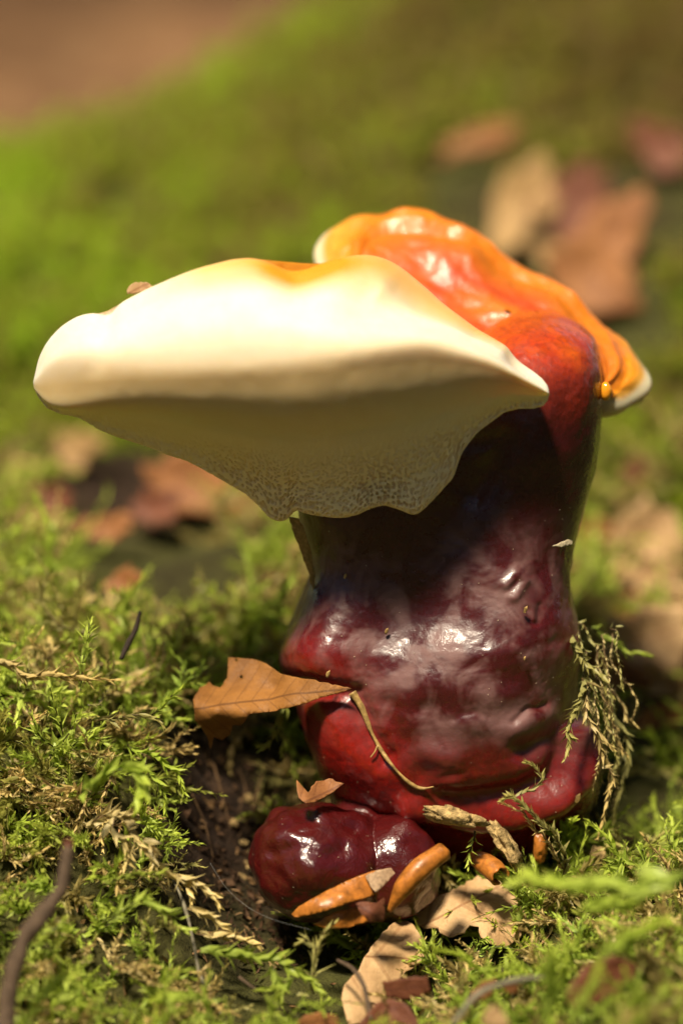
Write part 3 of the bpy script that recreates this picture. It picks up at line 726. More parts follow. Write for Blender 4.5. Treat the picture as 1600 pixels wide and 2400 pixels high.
def moss_shoot(label, pts, mat, L=.2, gap=.05, spread=.6, seed=0, w=.28, stem_r=.022, group=None, name='moss_shoot', branches=()):
    (a, b), (v, f, c) = shoot_geo(PP(pts), L * 1.5, gap * 1.15, spread, seed, True, w, stem_r)
    st = mk(name, a, b, M[mat], col=np.tile([0, 1, 0.], (len(a), 1)), label=label, category='moss')
    if group: st['group'] = group
    for q, br in enumerate(branches):
        (a2, b2), (v2, f2, c2) = shoot_geo(PP(br), L * 1.3, gap * 1.15, spread, seed + 50 + q, True, w, stem_r * .7)
        k = len(v); v = np.concatenate([v, v2]); f = f + [[i + k for i in t] for t in f2]; c = np.concatenate([c, c2])
        mk('branch', a2, b2, M[mat], st, col=np.tile([0, 1, 0.], (len(a2), 1)))
    mk('leaves', v, f, M[mat], st, smooth_sh=False, col=c, kind='stuff')
    return st

# prototypes for the moss carpet (a loose collection only the carpet draws from)
def proto(name, mat, seed, length, L, gap, spread, nbr, w=.28):
    r = np.random.default_rng(seed); pts = [np.zeros(3)]; d = np.array([r.normal() * .3, r.normal() * .3, 1.0])
    for _ in range(5):
        d = d + r.normal(size=3) * np.array([.35, .35, .18]); d /= np.linalg.norm(d); pts.append(pts[-1] + d * length / 5)
    V, Fc, Cc = [], [], []; off = 0
    paths = [(np.array(pts), L)]
    c = cr(np.array(pts), 40, False)
    for k in range(nbr):
        i = int(r.uniform(8, 32)); b = c[i]; dd = r.normal(size=3); dd[2] = abs(dd[2]) * .6 + .3; dd /= np.linalg.norm(dd); ln_ = length * r.uniform(.2, .45)
        paths.append((np.array([b, b + dd * ln_ * .5, b + (dd + r.normal(size=3) * .3) * ln_]), L * .8))
    for k, (p_, L_) in enumerate(paths):
        (a, b), (v, f, cl_) = shoot_geo(p_, L_, gap, spread, seed * 10 + k, True, w, .018)
        for vv_, ff_, c_ in ((a, b, np.tile([0, 1, 0.], (len(a), 1))), (v, f, cl_)):
            V.append(vv_); Cc.append(c_); Fc += [[i + off for i in t] for t in ff_]; off += len(vv_)
    me = bpy.data.meshes.new(name); V = np.concatenate(V); me.from_pydata(V.tolist(), [], Fc)
    a = me.color_attributes.new('Col', 'FLOAT_COLOR', 'POINT'); c4 = np.ones((len(V), 4)); c4[:, :3] = np.concatenate(Cc); a.data.foreach_set('color', c4.ravel())
    me.materials.append(M[mat]); return bpy.data.objects.new(name, me)

def carpet(name, protos, pos, nrm, scale, lean, label=None):
    coll = bpy.data.collections.new(name + ' shoots')
    for o in protos: coll.objects.link(o)
    n = len(pos); me = bpy.data.meshes.new(name); me.from_pydata(pos.tolist(), [], [])
    d = nrm + lean; d /= np.linalg.norm(d, axis=1, keepdims=True)
    rot = np.array([Vector(q).to_track_quat('Z', 'Y').to_matrix().to_euler()[:] for q in d])
    a = me.attributes.new('rot', 'FLOAT_VECTOR', 'POINT'); a.data.foreach_set('vector', rot.ravel().astype(np.float32))
    a = me.attributes.new('spin', 'FLOAT', 'POINT'); a.data.foreach_set('value', rng.uniform(0, 6.28, n).astype(np.float32))
    a = me.attributes.new('size', 'FLOAT', 'POINT'); a.data.foreach_set('value', scale.astype(np.float32))
    a = me.attributes.new('pick', 'INT', 'POINT'); a.data.foreach_set('value', rng.integers(0, len(protos), n).astype(np.int32))
    ob = bpy.data.objects.new(name, me); COL.objects.link(ob); ob['kind'] = 'stuff'
    ng = bpy.data.node_groups.new(name, 'GeometryNodeTree')
    ng.interface.new_socket('Geometry', in_out='INPUT', socket_type='NodeSocketGeometry'); ng.interface.new_socket('Geometry', in_out='OUTPUT', socket_type='NodeSocketGeometry')
    N = ng.nodes.new; gi = N('NodeGroupInput'); go = N('NodeGroupOutput'); ci = N('GeometryNodeCollectionInfo'); ci.inputs['Collection'].default_value = coll
    ci.inputs['Separate Children'].default_value = True; ci.inputs['Reset Children'].default_value = True
    ip = N('GeometryNodeInstanceOnPoints'); ip.inputs['Pick Instance'].default_value = True
    def at(nm, ty):
        x = N('GeometryNodeInputNamedAttribute'); x.data_type = ty; x.inputs['Name'].default_value = nm
        return [o for o in x.outputs if o.enabled and o.name == 'Attribute'][0]
    rt = N('FunctionNodeRotateEuler') if False else None
    ng.links.new(gi.outputs[0], ip.inputs['Points']); ng.links.new(ci.outputs[0], ip.inputs['Instance'])
    ng.links.new(at('pick', 'INT'), ip.inputs['Instance Index'])
    e2r = N('FunctionNodeEulerToRotation'); ng.links.new(at('rot', 'FLOAT_VECTOR'), e2r.inputs[0]); ng.links.new(e2r.outputs[0], ip.inputs['Rotation'])
    ng.links.new(at('size', 'FLOAT'), ip.inputs['Scale'])
    ri = N('GeometryNodeRotateInstances'); ng.links.new(ip.outputs[0], ri.inputs[0])
    cx = N('ShaderNodeCombineXYZ'); ng.links.new(at('spin', 'FLOAT'), cx.inputs[2]); e3 = N('FunctionNodeEulerToRotation'); ng.links.new(cx.outputs[0], e3.inputs[0])
    ng.links.new(e3.outputs[0], ri.inputs['Rotation'])
    ng.links.new(ri.outputs[0], go.inputs[0])
    ob.modifiers.new('moss', 'NODES').node_group = ng
    return ob

def scatter(n, x0, x1, y0, y1, thr=.35, seed=1, dens=None):
    r = np.random.default_rng(seed); x = r.uniform(x0, x1, n); y = r.uniform(y0, y1, n); z = ground_z(x, y)
    m, _ = moss_mask(x, y, z); keep = r.random(n) < np.clip(m * 1.3 - .15, 0, 1)
    v = np.stack([x, y, z], 1)[keep]; px, row = PIX(v)
    k = (px > -500) & (px < 2100) & (row > -250) & (row < 2700); return v[k]
def gy(px, row, off=0.0, y0=-14, y1=90):
    """depth at which the line of sight through a pixel meets the ground"""
    y = np.arange(y0, y1, .1); p = P(np.full(y.shape, px), np.full(y.shape, row), y)
    hit = np.where(p[:, 2] <= ground_z(p[:, 0], p[:, 1], False) + off)[0]
    return y[hit[0]] if len(hit) else y1

LT, LO, LR, LP = M['leaf_tan'], M['leaf_orange'], M['leaf_red'], M['leaf_pale']
LITTER = [
  (1525,1258,190,150,25,LP,'large pale curled leaf lit by the sun at the right edge, halfway up'),
  (1435,1315,130,80,60,LP,'bright beige leaf fold just right of the dark stem'),
  (1372,1395,110,70,-70,LT,'narrow tan leaf standing against the right flank of the stem'),
  (1535,1345,160,80,-10,LP,'small pale leaf below the large curled leaf at the right edge'),
  (1515,1500,230,150,-20,LP,'broad pale leaf lying right of the stem behind the hanging moss'),
  (1500,1425,210,60,5,LO,'long reddish brown leaf lying above the broad pale leaf'),
  (1560,1680,190,50,-18,LO,'orange brown leaf strip at the right edge beside the hanging moss'),
  (1545,1600,140,60,8,LT,'dull tan leaf under the broad pale leaf at the right'),
  (1215,490,240,150,-62,LT,'large tan blurred leaf standing on the bank right above the orange cap'),
  (1345,470,200,150,-55,LR,'dark red blurred leaf on the bank beside the large tan leaf'),
  (1440,540,230,130,-48,LO,'orange blurred leaf on the bank right of the dark red leaf'),
  (1395,650,240,150,30,LO,'brown orange blurred leaf close behind the right slope of the orange cap'),
  (1120,330,190,60,-20,LO,'faint reddish blurred leaf high on the bank above the orange cap'),
  (1290,590,90,60,10,LT,'small tan blurred leaf tucked behind the orange cap'),
  (470,1140,300,130,22,LO,'orange brown blurred leaf in the hollow under the white cap'),
  (360,1190,130,90,-30,LR,'dark red brown blurred leaf at the bottom of the hollow under the white cap'),
  (560,1195,150,80,15,LO,'orange brown blurred leaf under the white cap, close to the stem'),
  (240,1235,150,70,-10,LO,'rusty blurred leaf along the lower edge of the hollow at left'),
  (95,1225,150,60,12,LT,'dull tan blurred leaf low at the left edge below the red one'),
  (1590,1420,130,110,-35,LP,'pale blurred leaf corner at the right edge above the broad pale leaf'),
  (1440,1575,170,80,10,LO,'brown blurred leaf just right of the hanging moss tangle'),
  (1400,1250,80,90,-60,LO,'brown blurred leaf upright beside the dark neck of the stem'),
  (45,1130,120,110,40,LT,'blurred tan leaf at the left edge below the tip of the white cap'),
  (185,1050,120,80,-15,LT,'blurred olive tan leaf just below the left tip of the white cap'),
  (130,1170,70,60,10,LR,'small red blurred leaf between two tan leaves at the left'),
  (290,1365,110,55,-25,LO,'pinkish orange blurred leaf in the moss left of the stem'),
  (650,1365,90,60,20,LR,'dusky pink blurred leaf touching the left side of the stem'),
  (1560,340,180,110,30,LR,'dark red blurred leaf at the upper right edge'),
  (1480,1100,80,50,-30,LR,'small dark leaf in the bright moss right of the orange cap'),
]
CLEAR = [ # (px, row, radius, depth): nothing of the carpet grows over these
 (1010,2140,75,-2.5),(1100,2120,85,-2.5),(1180,2150,70,-2.6),(1150,2070,60,-2.2),(880,2230,70,-3.6),(940,2200,60,-3.4),(830,2320,60,-5.2),(870,2360,45,-5.6),(800,2100,150,-3),(960,2060,90,-3),
 (700,2000,130,-2),(640,1640,110,-.5),(500,1660,90,-.5),(480,1750,80,-.6),(1140,2030,60,-2),(1070,1920,80,-2.5),(1200,1990,60,-2.5),(1400,2000,40,-1.4),(480,1880,120,-.6),(450,2000,80,-2),(560,2150,100,-2.5),(1110,2320,60,-8),(1200,2310,45,-8.2),
 (1400,2300,90,-9),(950,2310,60,-7),(920,2370,60,-7.2),(1340,1880,90,-1),(1420,1850,70,-.8),(1410,1650,80,-1),(380,1820,90,-3.4),(320,1980,90,-4.5),(430,2090,90,-4.8),(540,2200,80,-5),(620,2270,90,-5.6),(600,2080,110,-2)]
CLEAR += [(490,1850,150,2.9),(430,1740,80,2.9),(425,1850,80,2.9),(470,1960,100,1),(560,2120,110,-1.5),(640,2230,80,-3)]
for q in LITTER: CLEAR.append((q[0], q[1] - 10, max(q[2], q[3]) * .55, gy(q[0], q[1] + 20, .2)))
CLEAR += [(300,1130,120,24),(230,1180,90,22),(480,1160,110,20),(110,1160,100,24)]
def clear_of(v):
    px, row = PIX(v); k = np.ones(len(v), bool)
    for cx_, cy_, r_, y_ in CLEAR: k &= ~((np.hypot(px - cx_, row - cy_) < r_ * 1.1) & (v[:, 1] < y_ + .6)) & ~((np.abs(px - cx_) < r_) & (row > cy_) & (row < cy_ + r_ * (2.3 if y_ < 3 else max(1.9, 1 + (300 if cx_ > 1340 and cy_ > 1100 else 190) / r_))) & (v[:, 1] < y_))
    return v[k]
near_p = [proto('shoot', 'moss_fresh' if k > 6 else 'moss', 100 + k, rng.uniform(1.9, 3.0), rng.uniform(.34, .52), .066, rng.uniform(.45, .75), 4, .3) for k in range(10)]
near_p += [proto('shoot', 'moss_dry', 130 + k, 2.4, .32, .06, .5, 4, .32) for k in range(4)] + [proto('shoot', 'moss_olive', 140 + k, 2.4, .32, .06, .5, 4, .32) for k in range(2)]
v = clear_of(scatter(7400, -6, 24, -14, 20, seed=3))
lean = rng.normal(size=(len(v), 3)) * np.array([1.1, .9, .35]) + np.array([.15, -.3, -.35])
carpet('moss_carpet', near_p, v - np.array([0, 0, .1]), ground_n(v[:, 0], v[:, 1]), rng.uniform(.5, 1.15, len(v)) * np.where(v[:, 1] > 4, 1.35, np.where(v[:, 1] < -3, .8, 1)), lean)
back_p = [proto('shoot', 'moss_back', 200 + k, 2.0, .42, .10, .75, 2, .42) for k in range(6)]
v = clear_of(scatter(24000, -14, 40, 15, 78, seed=4))
lean = rng.normal(size=(len(v), 3)) * np.array([.7, .7, .4])
carpet('bank_moss', back_p, v - np.array([0, 0, .3]), ground_n(v[:, 0], v[:, 1]), rng.uniform(.6, 1.2, len(v)), lean)
#PART2
# ------------------------------------------------------------------ unseen wood, added to block sky light; its gap is shaped for the sun
def added_woodland():
    r = np.random.default_rng(77); n = 24000
    th_ = r.uniform(0, 2 * math.pi, n); sn_ = r.uniform(.0, 1, n)**1.3; el = np.arcsin(sn_); rad = r.uniform(260, 800, n)
    c = np.stack([rad * np.cos(el) * np.cos(th_), rad * np.cos(el) * np.sin(th_), rad * np.sin(el) + 25], 1) + np.array([8, 25, 0])
    q = c - np.array([8, 28, 10]); a1 = np.cross(sd, [0, 1, 0]); a1 /= np.linalg.norm(a1); a2 = np.cross(sd, a1)
    al = q @ a1; ac = q @ a2; ydir = np.array([0, 1., 0]); ya, yc = ydir @ a1, ydir @ a2; yl = math.hypot(ya, yc)
    s1 = (al * ya + ac * yc) / yl; s2 = (-al * yc + ac * ya) / yl
    dd = np.hypot(np.maximum(np.abs(s1 - 30 * yl * np.sign(yl)) - 85 * yl, 0), s2); tow_ = q @ sd > 0
    clump = vnoise(c / 110, 5)
    keep = (~(tow_ & (dd < 50 + 20 * r.random(n)))) & (clump + r.uniform(-.5, .5, n) > -.22)
    far = (c[:, 1] > 90) & (c[:, 2] < 70); keep &= ~far
    c = c[keep]; n = len(c); sz = r.uniform(11, 24, n)
    d1 = r.normal(size=(n, 3)); d1 /= np.linalg.norm(d1, axis=1, keepdims=True); d2 = np.cross(d1, r.normal(size=(n, 3))); d2 /= np.linalg.norm(d2, axis=1, keepdims=True)
    d1, d2 = d1 * sz[:, None], d2 * sz[:, None] * .6
    V = np.stack([c - d1, c - d2 - d1 * .1, c + d1, c + d2 - d1 * .1], 1).reshape(-1, 3)
    Fc = (np.arange(n)[:, None] * 4 + np.arange(4)[None]).tolist(); vs = [V]; k = len(V)
    for i in range(11):
        a = 2 * math.pi * i / 11 + .35; rr = 430 + 120 * math.sin(i * 3.1); x, y = 8 + rr * math.cos(a), 25 + rr * math.sin(a)
        v, f = tube_geo(np.array([(x, y, -3), (x + 5, y, 200), (x - 8, y + 6, 520), (x, y, 900)]), [22, 15, 11, 5], 10, 16, .1, i)
        vs.append(v); Fc += [[j + k for j in t] for t in f]; k += len(v)
    return mk('added_woodland', np.concatenate(vs), Fc, M['added_canopy'], origin=(0, 0, 0), smooth_sh=False, kind='stuff')
M['added_canopy'] = mat_plain('added tree leaves', (.045, .06, .018), .5, .3, .05, .4, 0, .01, .3)
added_woodland()
# ------------------------------------------------------------------ leaves
sheet('leaf', [(822,1613),(760,1600),(705,1590),(660,1580),(625,1556),(592,1545),(562,1543),(538,1541),(533,1590),(516,1612),(500,1608),(490,1598),(468,1612),(452,1640),(456,1690),(484,1725),(494,1755),(502,1728),(520,1736),(540,1722),(545,1700),(562,1700),(575,1690),(584,1674),(640,1668),(700,1655),(760,1634),(800,1622)],
      [(822,1613,-2.9),(700,1600,-2.2),(600,1550,-1.1),(535,1545,-.8),(500,1608,-1.0),(455,1654,-2.2),(510,1666,-2.5),(570,1672,-2.6),(680,1655,-2.75),(490,1750,-1.4),(540,1715,-1.6),(640,1610,-1.7)],
      M['leaf_amber'], ((455,1662),(822,1613)), .02, .06, 7, (1.0, 9), 5, holes=[(566,1587,5),(556,1548,4)], label='torn amber brown dry leaf pierced by the stem, pointing left', category='leaf')
sheet('leaf', [(955,2142),(1000,2115),(1060,2085),(1118,2056),(1160,2062),(1192,2088),(1222,2122),(1235,2160),(1215,2200),(1180,2220),(1145,2212),(1127,2200),(1122,2175),(1100,2170),(1088,2188),(1050,2196),(1028,2184),(1024,2174),(995,2176),(972,2160)],
      [(955,2142,-2.6),(1120,2058,-1.9),(1225,2130,-2.9),(1140,2205,-4.0),(1040,2190,-3.6),(1090,2120,-3.1)], M['leaf_pale'], ((960,2185),(1160,2085)), .025, .09, 8, (2.2, 10), 6,
      label='pale beige dry leaf with a bite torn out of its lower edge', category='leaf')
sheet('leaf', [(818,2400),(800,2340),(806,2310),(840,2275),(862,2235),(890,2195),(925,2160),(955,2158),(985,2185),(1000,2225),(985,2260),(950,2278),(930,2300),(905,2335),(890,2400)],
      [(940,2160,-3.2),(990,2230,-4.2),(820,2300,-5.6),(820,2400,-6.6),(900,2250,-5.0)], M['leaf_pale'], ((830,2245),(1010,2250)), .025, .10, 9, (1.5, 12), 7,
      label='pale beige dry leaf sloping down towards the viewer below the orange bud scales', category='leaf')
sheet('leaf', [(695,1828),(700,1870),(716,1884),(742,1878),(775,1860),(806,1836),(770,1824),(742,1830),(722,1858),(712,1846)],
      [(695,1828,-3.6),(716,1884,-4.1),(742,1868,-3.7),(800,1838,-3.3),(760,1828,-3.0)], M['leaf_orange'], ((716,1880),(806,1836)), .02, .04, 5, (1, 8), 8,
      label='small curled orange brown leaf scrap on top of the red bud', category='leaf')
sheet('leaf', [(895,2300),(935,2292),(1000,2288),(1008,2325),(960,2342),(905,2336)], [(895,2310,-7.0),(1000,2300,-7.2)], M['leaf_red'], ((890,2320),(1010,2310)), .03, .06, 8, (1.5, 12), 9, label='dull red leaf piece overlapping the pale sloping leaf', category='leaf')
sheet('leaf', [(838,2405),(880,2352),(915,2340),(950,2352),(990,2405)], [(838,2400,-7.6),(915,2340,-7.2),(980,2400,-7.6)], M['leaf_red'], ((830,2400),(960,2350)), .03, .06, 9, (1.5, 12), 10, label='dark purplish leaf tip at the bottom edge of the picture', category='leaf')
sheet('leaf', [(1090,2345),(1130,2300),(1160,2292),(1150,2335),(1110,2352)], [(1090,2345,-8.6),(1160,2290,-8.3)], M['leaf_orange'], ((1090,2345),(1160,2290)), .03, .06, 8, (1.5, 10), 11, label='small orange leaf piece in the blurred foreground moss, the left of two', category='leaf')
sheet('leaf', [(1172,2300),(1210,2295),(1216,2325),(1190,2330)], [(1172,2300,-8.6),(1216,2325,-8.6)], M['leaf_orange'], ((1172,2310),(1216,2310)), .03, .05, 7, (1.5, 10), 12, label='small orange leaf piece in the blurred foreground moss, the right of two', category='leaf')
sheet('leaf', [(1325,2320),(1370,2262),(1430,2240),(1490,2262),(1470,2310),(1400,2350),(1340,2370)], [(1325,2350,-9.8),(1480,2260,-9.2)], M['leaf_red'], ((1325,2350),(1490,2262)), .03, .12, 12, (2, 14), 13, label='large blurred reddish leaf low in the right foreground', category='leaf')
sheet('leaf', [(1125,2405),(1140,2365),(1160,2352),(1180,2372),(1195,2405)], [(1125,2400,-11),(1190,2390,-11)], M['leaf_pale'], ((1130,2400),(1165,2350)), .03, .06, 8, (1.5, 12), 14, label='blurred pale pink leaf tip at the bottom right of centre', category='leaf')
sheet('leaf', [(690,2405),(715,2378),(752,2370),(790,2382),(800,2405)], [(690,2400,-7.6),(790,2390,-7.6)], M['leaf_orange'], ((690,2400),(790,2385)), .03, .06, 8, (1.5, 12), 15, label='brownish orange leaf edge peeping over the bottom edge, left of the pale leaf', category='leaf')

def bleaf(cx, cy, w, h, rot, mat, label, seed, y=None, lean=.5, group=None):
    r = np.random.default_rng(seed); n = 18; a = np.arange(n) / n * 2 * math.pi
    u = np.cos(a) * (1 + .16 * r.normal(size=n)); v = np.sin(a) * np.abs(np.sin(a / 1))**.2 * (1 + .22 * r.normal(size=n)); ca, sa = math.cos(R(rot)), math.sin(R(rot))
    x = cx + u * w / 2 * ca - v * h / 2 * sa; yy = cy + u * w / 2 * sa + v * h / 2 * ca
    if y is None: y = gy(cx, yy.max() - 4, .3) - (1.6 if cx > 1340 and cy > 1100 else .6)
    sc = (y - CAM[1]) / DIST; H = (yy.max() - yy.min()) / 100 * sc
    o = sheet('leaf', list(zip(x, yy)), [(cx, yy.max(), y), (cx, yy.min(), y + H * lean), (x.max(), cy, y + H * lean * .5 - .3), (x.min(), cy, y + H * lean * .5 + .2), (cx, cy, y + H * lean * .5 + .35 * sc)],
              mat, ((cx - w / 2 * ca, cy - w / 2 * sa), (cx + w / 2 * ca, cy + w / 2 * sa)), .03, .15, max(9, (w + h) / 16), (2, 16), seed, label=label, category='leaf')
    if group: o['group'] = group
    return o
LT, LO, LR, LP = M['leaf_tan'], M['leaf_orange'], M['leaf_red'], M['leaf_pale']
for i, a in enumerate(LITTER): bleaf(*a, seed=300 + i, lean=.12 if a[0] > 1340 and a[1] > 1000 else .5)
for i in range(16):
    r = np.random.default_rng(800 + i); x, y = r.uniform(-70, 20), r.uniform(95, 330)
    q = np.array([[x, y, 3 + r.uniform(0, 3)]]); px, row = PIX(q); sc = DIST / (y - CAM[1])
    bleaf(float(px[0]), float(row[0]), 2600 * sc / 4, 1700 * sc / 4, r.uniform(-60, 60), [LT, LO, LP, LO][i % 4], 'blurred dry leaf on the brown forest floor beyond the mossy crest', 820 + i, y=y, group='leaves on the far forest floor')
sheet('leaf_fragment', [(296,690),(302,672),(312,664),(330,662),(350,664),(358,674),(340,684)], [(296,690,-2.9),(330,662,-2.6),(355,674,-2.7)], M['leaf_pale'], ((296,690),(350,664)), .04, .05, 5, (1.5, 6), 21, label='tiny torn pale leaf scrap stuck on the top edge of the white cap', category='leaf')
sheet('skin_strip', [(678,1212),(700,1215),(716,1250),(730,1300),(738,1352),(733,1392),(726,1350),(708,1300),(690,1256)], [(690,1215,-1.7),(735,1380,-1.2)], M['straw'], ((690,1215),(735,1390)), .03, .04, 6, (1, 9), 22, parent=root)

# ------------------------------------------------------------------ bud scales and crumbs
bsc = sheet('bud_scale', [(684,2142),(700,2125),(760,2092),(820,2062),(870,2042),(915,2036),(922,2048),(900,2068),(880,2098),(830,2112),(770,2132),(720,2146),(690,2150)],
      [(684,2146,-5.1),(800,2070,-5.0),(800,2105,-5.5),(830,2115,-5.3),(920,2040,-4.6),(760,2090,-5.0),(750,2125,-5.5)], M['bud'], ((684,2146),(920,2040)), .03, .02, 7, (.6, 12), 31, label='long orange bud scale with a grey tip leaning against the red bud', category='bud scale')
sheet('tip', [(856,2054),(880,2041),(914,2034),(925,2048),(904,2070),(880,2092),(868,2078)], [(856,2054,-4.95),(925,2042,-4.66),(880,2092,-5.3),(890,2060,-5.05)], M['budtip'], ((856,2054),(925,2042)), .03, .02, 6, (1, 7), 34, parent=bsc)
sheet('bud_scale', [(735,2165),(780,2140),(830,2128),(855,2140),(862,2160),(820,2172),(770,2176)], [(735,2165,-5.1),(830,2128,-4.9),(800,2155,-5.25),(860,2160,-5.0)], M['bud'], ((735,2165),(860,2150)), .05, .02, 7, (.8, 10), 32, label='shorter orange bud scale lying beneath the long one', category='bud scale')
sheet('leaf_fragment', [(832,2118),(850,2114),(880,2118),(898,2104),(904,2150),(898,2160),(866,2160),(845,2140)], [(832,2118,-5.6),(900,2105,-5.2),(870,2140,-5.9),(900,2160,-5.4)], M['leaf_red'], ((832,2118),(900,2160)), .03, .05, 6, (1, 8), 33, label='reddish brown angular scrap beside the orange bud scales', category='leaf')
def rolled(name, pts, rad, mat, label, cat, open_end=True, arc=5.4, seed=0, flare=.0, start=2.2):
    """a scale rolled into a tube with an open seam and ragged end, with wall thickness"""
    c = cr(PP(pts), 26, False); rr = np.interp(np.linspace(0, 1, 26), np.linspace(0, 1, len(rad)), rad)
    tg = np.gradient(c, axis=0); tg /= np.linalg.norm(tg, axis=1, keepdims=True); n1 = np.cross(tg, [0, -1, 0.2]); n1 /= np.linalg.norm(n1, axis=1, keepdims=True); n2 = np.cross(tg, n1)
    m = 22; a = start + np.linspace(0, arc, m); r = np.random.default_rng(seed); jag = smooth(r.uniform(0, 1, m), 1)
    def skin(k):
        ring = c[:, None] + (np.cos(a)[None, :, None] * n1[:, None] + np.sin(a)[None, :, None] * n2[:, None]) * (rr * k)[:, None, None]
        ring[-1] += tg[-1] * (jag * .12)[:, None]; ring[-2] += tg[-1] * (jag * .08)[:, None]; return ring.reshape(-1, 3)
    o, i = skin(1), skin(.82); n = len(o); f = grid_faces(26, m, False, False)
    fs = f.tolist() + (f[:, ::-1] + n).tolist()
    for k in range(m - 1): fs += [[(25) * m + k, 25 * m + k + 1, 25 * m + k + 1 + n, 25 * m + k + n], [k + 1, k, k + n, k + 1 + n]]
    for k in range(25): fs += [[k * m, (k + 1) * m, (k + 1) * m + n, k * m + n], [(k + 1) * m + m - 1, k * m + m - 1, k * m + m - 1 + n, (k + 1) * m + m - 1 + n]]
    return mk(name, np.concatenate([o, i]), fs, mat, label=label, category=cat)
rolled('bud_scale', [(912,2135,-4.9),(945,2080,-5.0),(985,2035,-4.9),(1035,1998,-4.6)], [.06,.22,.25,.21], M['bud'], 'cylindrical orange bud scale with a ragged brown upper end', 'bud scale', seed=4, arc=6.1)
rolled('bud_scale', [(1108,2012,-3.1),(1130,2020,-3.4),(1155,2038,-3.7),(1168,2052,-3.9)], [.14,.24,.26,.24], M['bud'], 'short orange bud scale rolled into an open tube under the mouldy crumb', 'bud scale', seed=5, arc=5.2)
def crumb(label, c, rad, mat, seed, name='crumb', bump=.35, rot=0, cat='crumb', freq=1.8):
    p = P(*c); v, f = blob((0, 0, 0), rad, seed, bump, 4, freq); ca, sa = math.cos(R(rot)), math.sin(R(rot))
    v = np.stack([v[:, 0] * ca + v[:, 2] * sa, v[:, 1], -v[:, 0] * sa + v[:, 2] * ca], 1) + p
    return mk(name, v, f, M[mat], label=label, category=cat)
crumb('mouldy yellowish leaf crumb lodged under the lower lip of the stem', (1058,1912,-3.9), (.62,.25,.2), 'crumb', 41, bump=.5, rot=16)
crumb('mouldy brown shrivelled crumb hanging between the lip and the rolled scale', (1190,1990,-3.2), (.62,.22,.2), 'crumb', 42, bump=.55, rot=58)
crumb('round brown crumb lying at the dark right foot of the stem', (1400,2000,-1.6), (.17,.16,.15), 'crumb', 43, bump=.3)
crumb('brown nub standing behind the moss strand at the foot of the stem', (1265,1985,-2.4), (.16,.15,.36), 'bud', 44, bump=.2)
for i, (x, y_) in enumerate([(572,1975),(590,2000),(577,2030),(566,2055),(600,1960),(640,2260),(662,2245),(580,1870),(1100,2150),(548,1930)]):
    o = crumb(['highest tan soil crumb of the row along the left side of the red bud','second highest tan soil crumb along the left side of the red bud','third tan soil crumb from the top along the left side of the red bud','lowest tan soil crumb of the row along the left side of the red bud','tan soil crumb touching the upper left of the red bud','left one of two tan crumbs below the red bud','right one of two tan crumbs below the red bud','tan crumb high in the dark hollow above the row beside the bud','tan crumb on the beige bitten leaf','tan crumb in the middle of the dark hollow, left of the others'][i], (x, y_, gy(x, y_, .1) - .1), (.09 + .02 * (i % 3), .08, .07 + .05 * (i % 2)), 'crumb', 60 + i, 'soil_crumb', .35, 40 * i); o['group'] = 'soil crumbs in the hollow'
sheet('bark_fleck', [(1292,1280),(1310,1272),(1330,1264),(1340,1268),(1338,1276),(1315,1282)], [(1292,1280,on_surface(1292,1280)-.08),(1340,1270,on_surface(1335,1270)-.12)], M['fleck'], ((1292,1280),(1340,1268)), .03, .02, 5, (.5, 6), 51, label='thin grey splinter stuck on the right side of the dark stem', category='fleck')
for (x, y_, s_, lab) in [(1230,1428,7,'tan fleck stuck on the dusty sheened bulge at the upper right of the stem'),(905,1478,6,'orange fleck stuck in the shadowed middle of the stem'),(1228,1542,4,'tiny red fleck on the greyish middle of the stem'),(808,1350,5,'tiny yellow fleck high on the left of the dark stem'),(768,1578,7,'tan speck just above the leaf tip on the stem'),(1352,1870,9,'torn tan fleck on the dark underside of the right lip')]:
    d0 = on_surface(x, y_) - .06
    sheet('bark_fleck', [(x - s_ * .7, y_ + s_), (x - s_ * .3, y_ - s_ * .6), (x + s_ * .7, y_ - s_ * 1.2), (x + s_ * .8, y_), (x, y_ + s_ * 1.3)], [(x, y_ + s_, d0), (x, y_ - s_, d0 - .03)], M['straw'], ((x, y_ - s_), (x, y_ + s_)), .04, .02, 4, (.5, 4), int(x), label=lab, category='fleck')

# ------------------------------------------------------------------ straw, twigs, roots
def surf_path(pts, off=.06): return [(a, b, on_surface(a, b) - off) for a, b in pts]
pts = surf_path([(826,1622),(848,1660),(868,1712),(893,1758),(920,1795),(955,1832),(985,1848),(1016,1844)], .05)
st = tube('straw', pts, [.10, .085, .05, .04, .03, .045, .05, .02], M['straw'], rough=.5, sides=6, seed=3, label='thin curved dry straw running down the red front of the stem', category='straw')
tube('fibre', surf_path([(893,1758),(885,1748),(878,1762),(868,1775)], .07), [.03,.02,.015], M['straw'], st, .4, 5)
tw = tube('twig', [(160,1985,-8.6),(148,2060,-8.9),(118,2120,-9.2),(62,2195,-9.5),(30,2280,-9.8),(12,2420,-10.2)], [.10,.13,.16,.19,.18,.20], M['twig'], rough=.35, sides=10, seed=8, label='blurred brown twig with a reddish tip in the left foreground', category='twig')
v, f = blob(P(160, 1982, -8.6), (.10, .10, .13), 6, .15); mk('bud', v, f, M['leaf_red'], tw, uv=np.zeros((len(v), 2)))
tube('twig', [(329,1432,-.6),(318,1475,-.7),(300,1510,-.9),(283,1545,-1.1)], [.035,.06,.07,.05], M['twig_dark'], rough=.3, seed=9, label='short black twig sticking up from the left moss', category='twig')
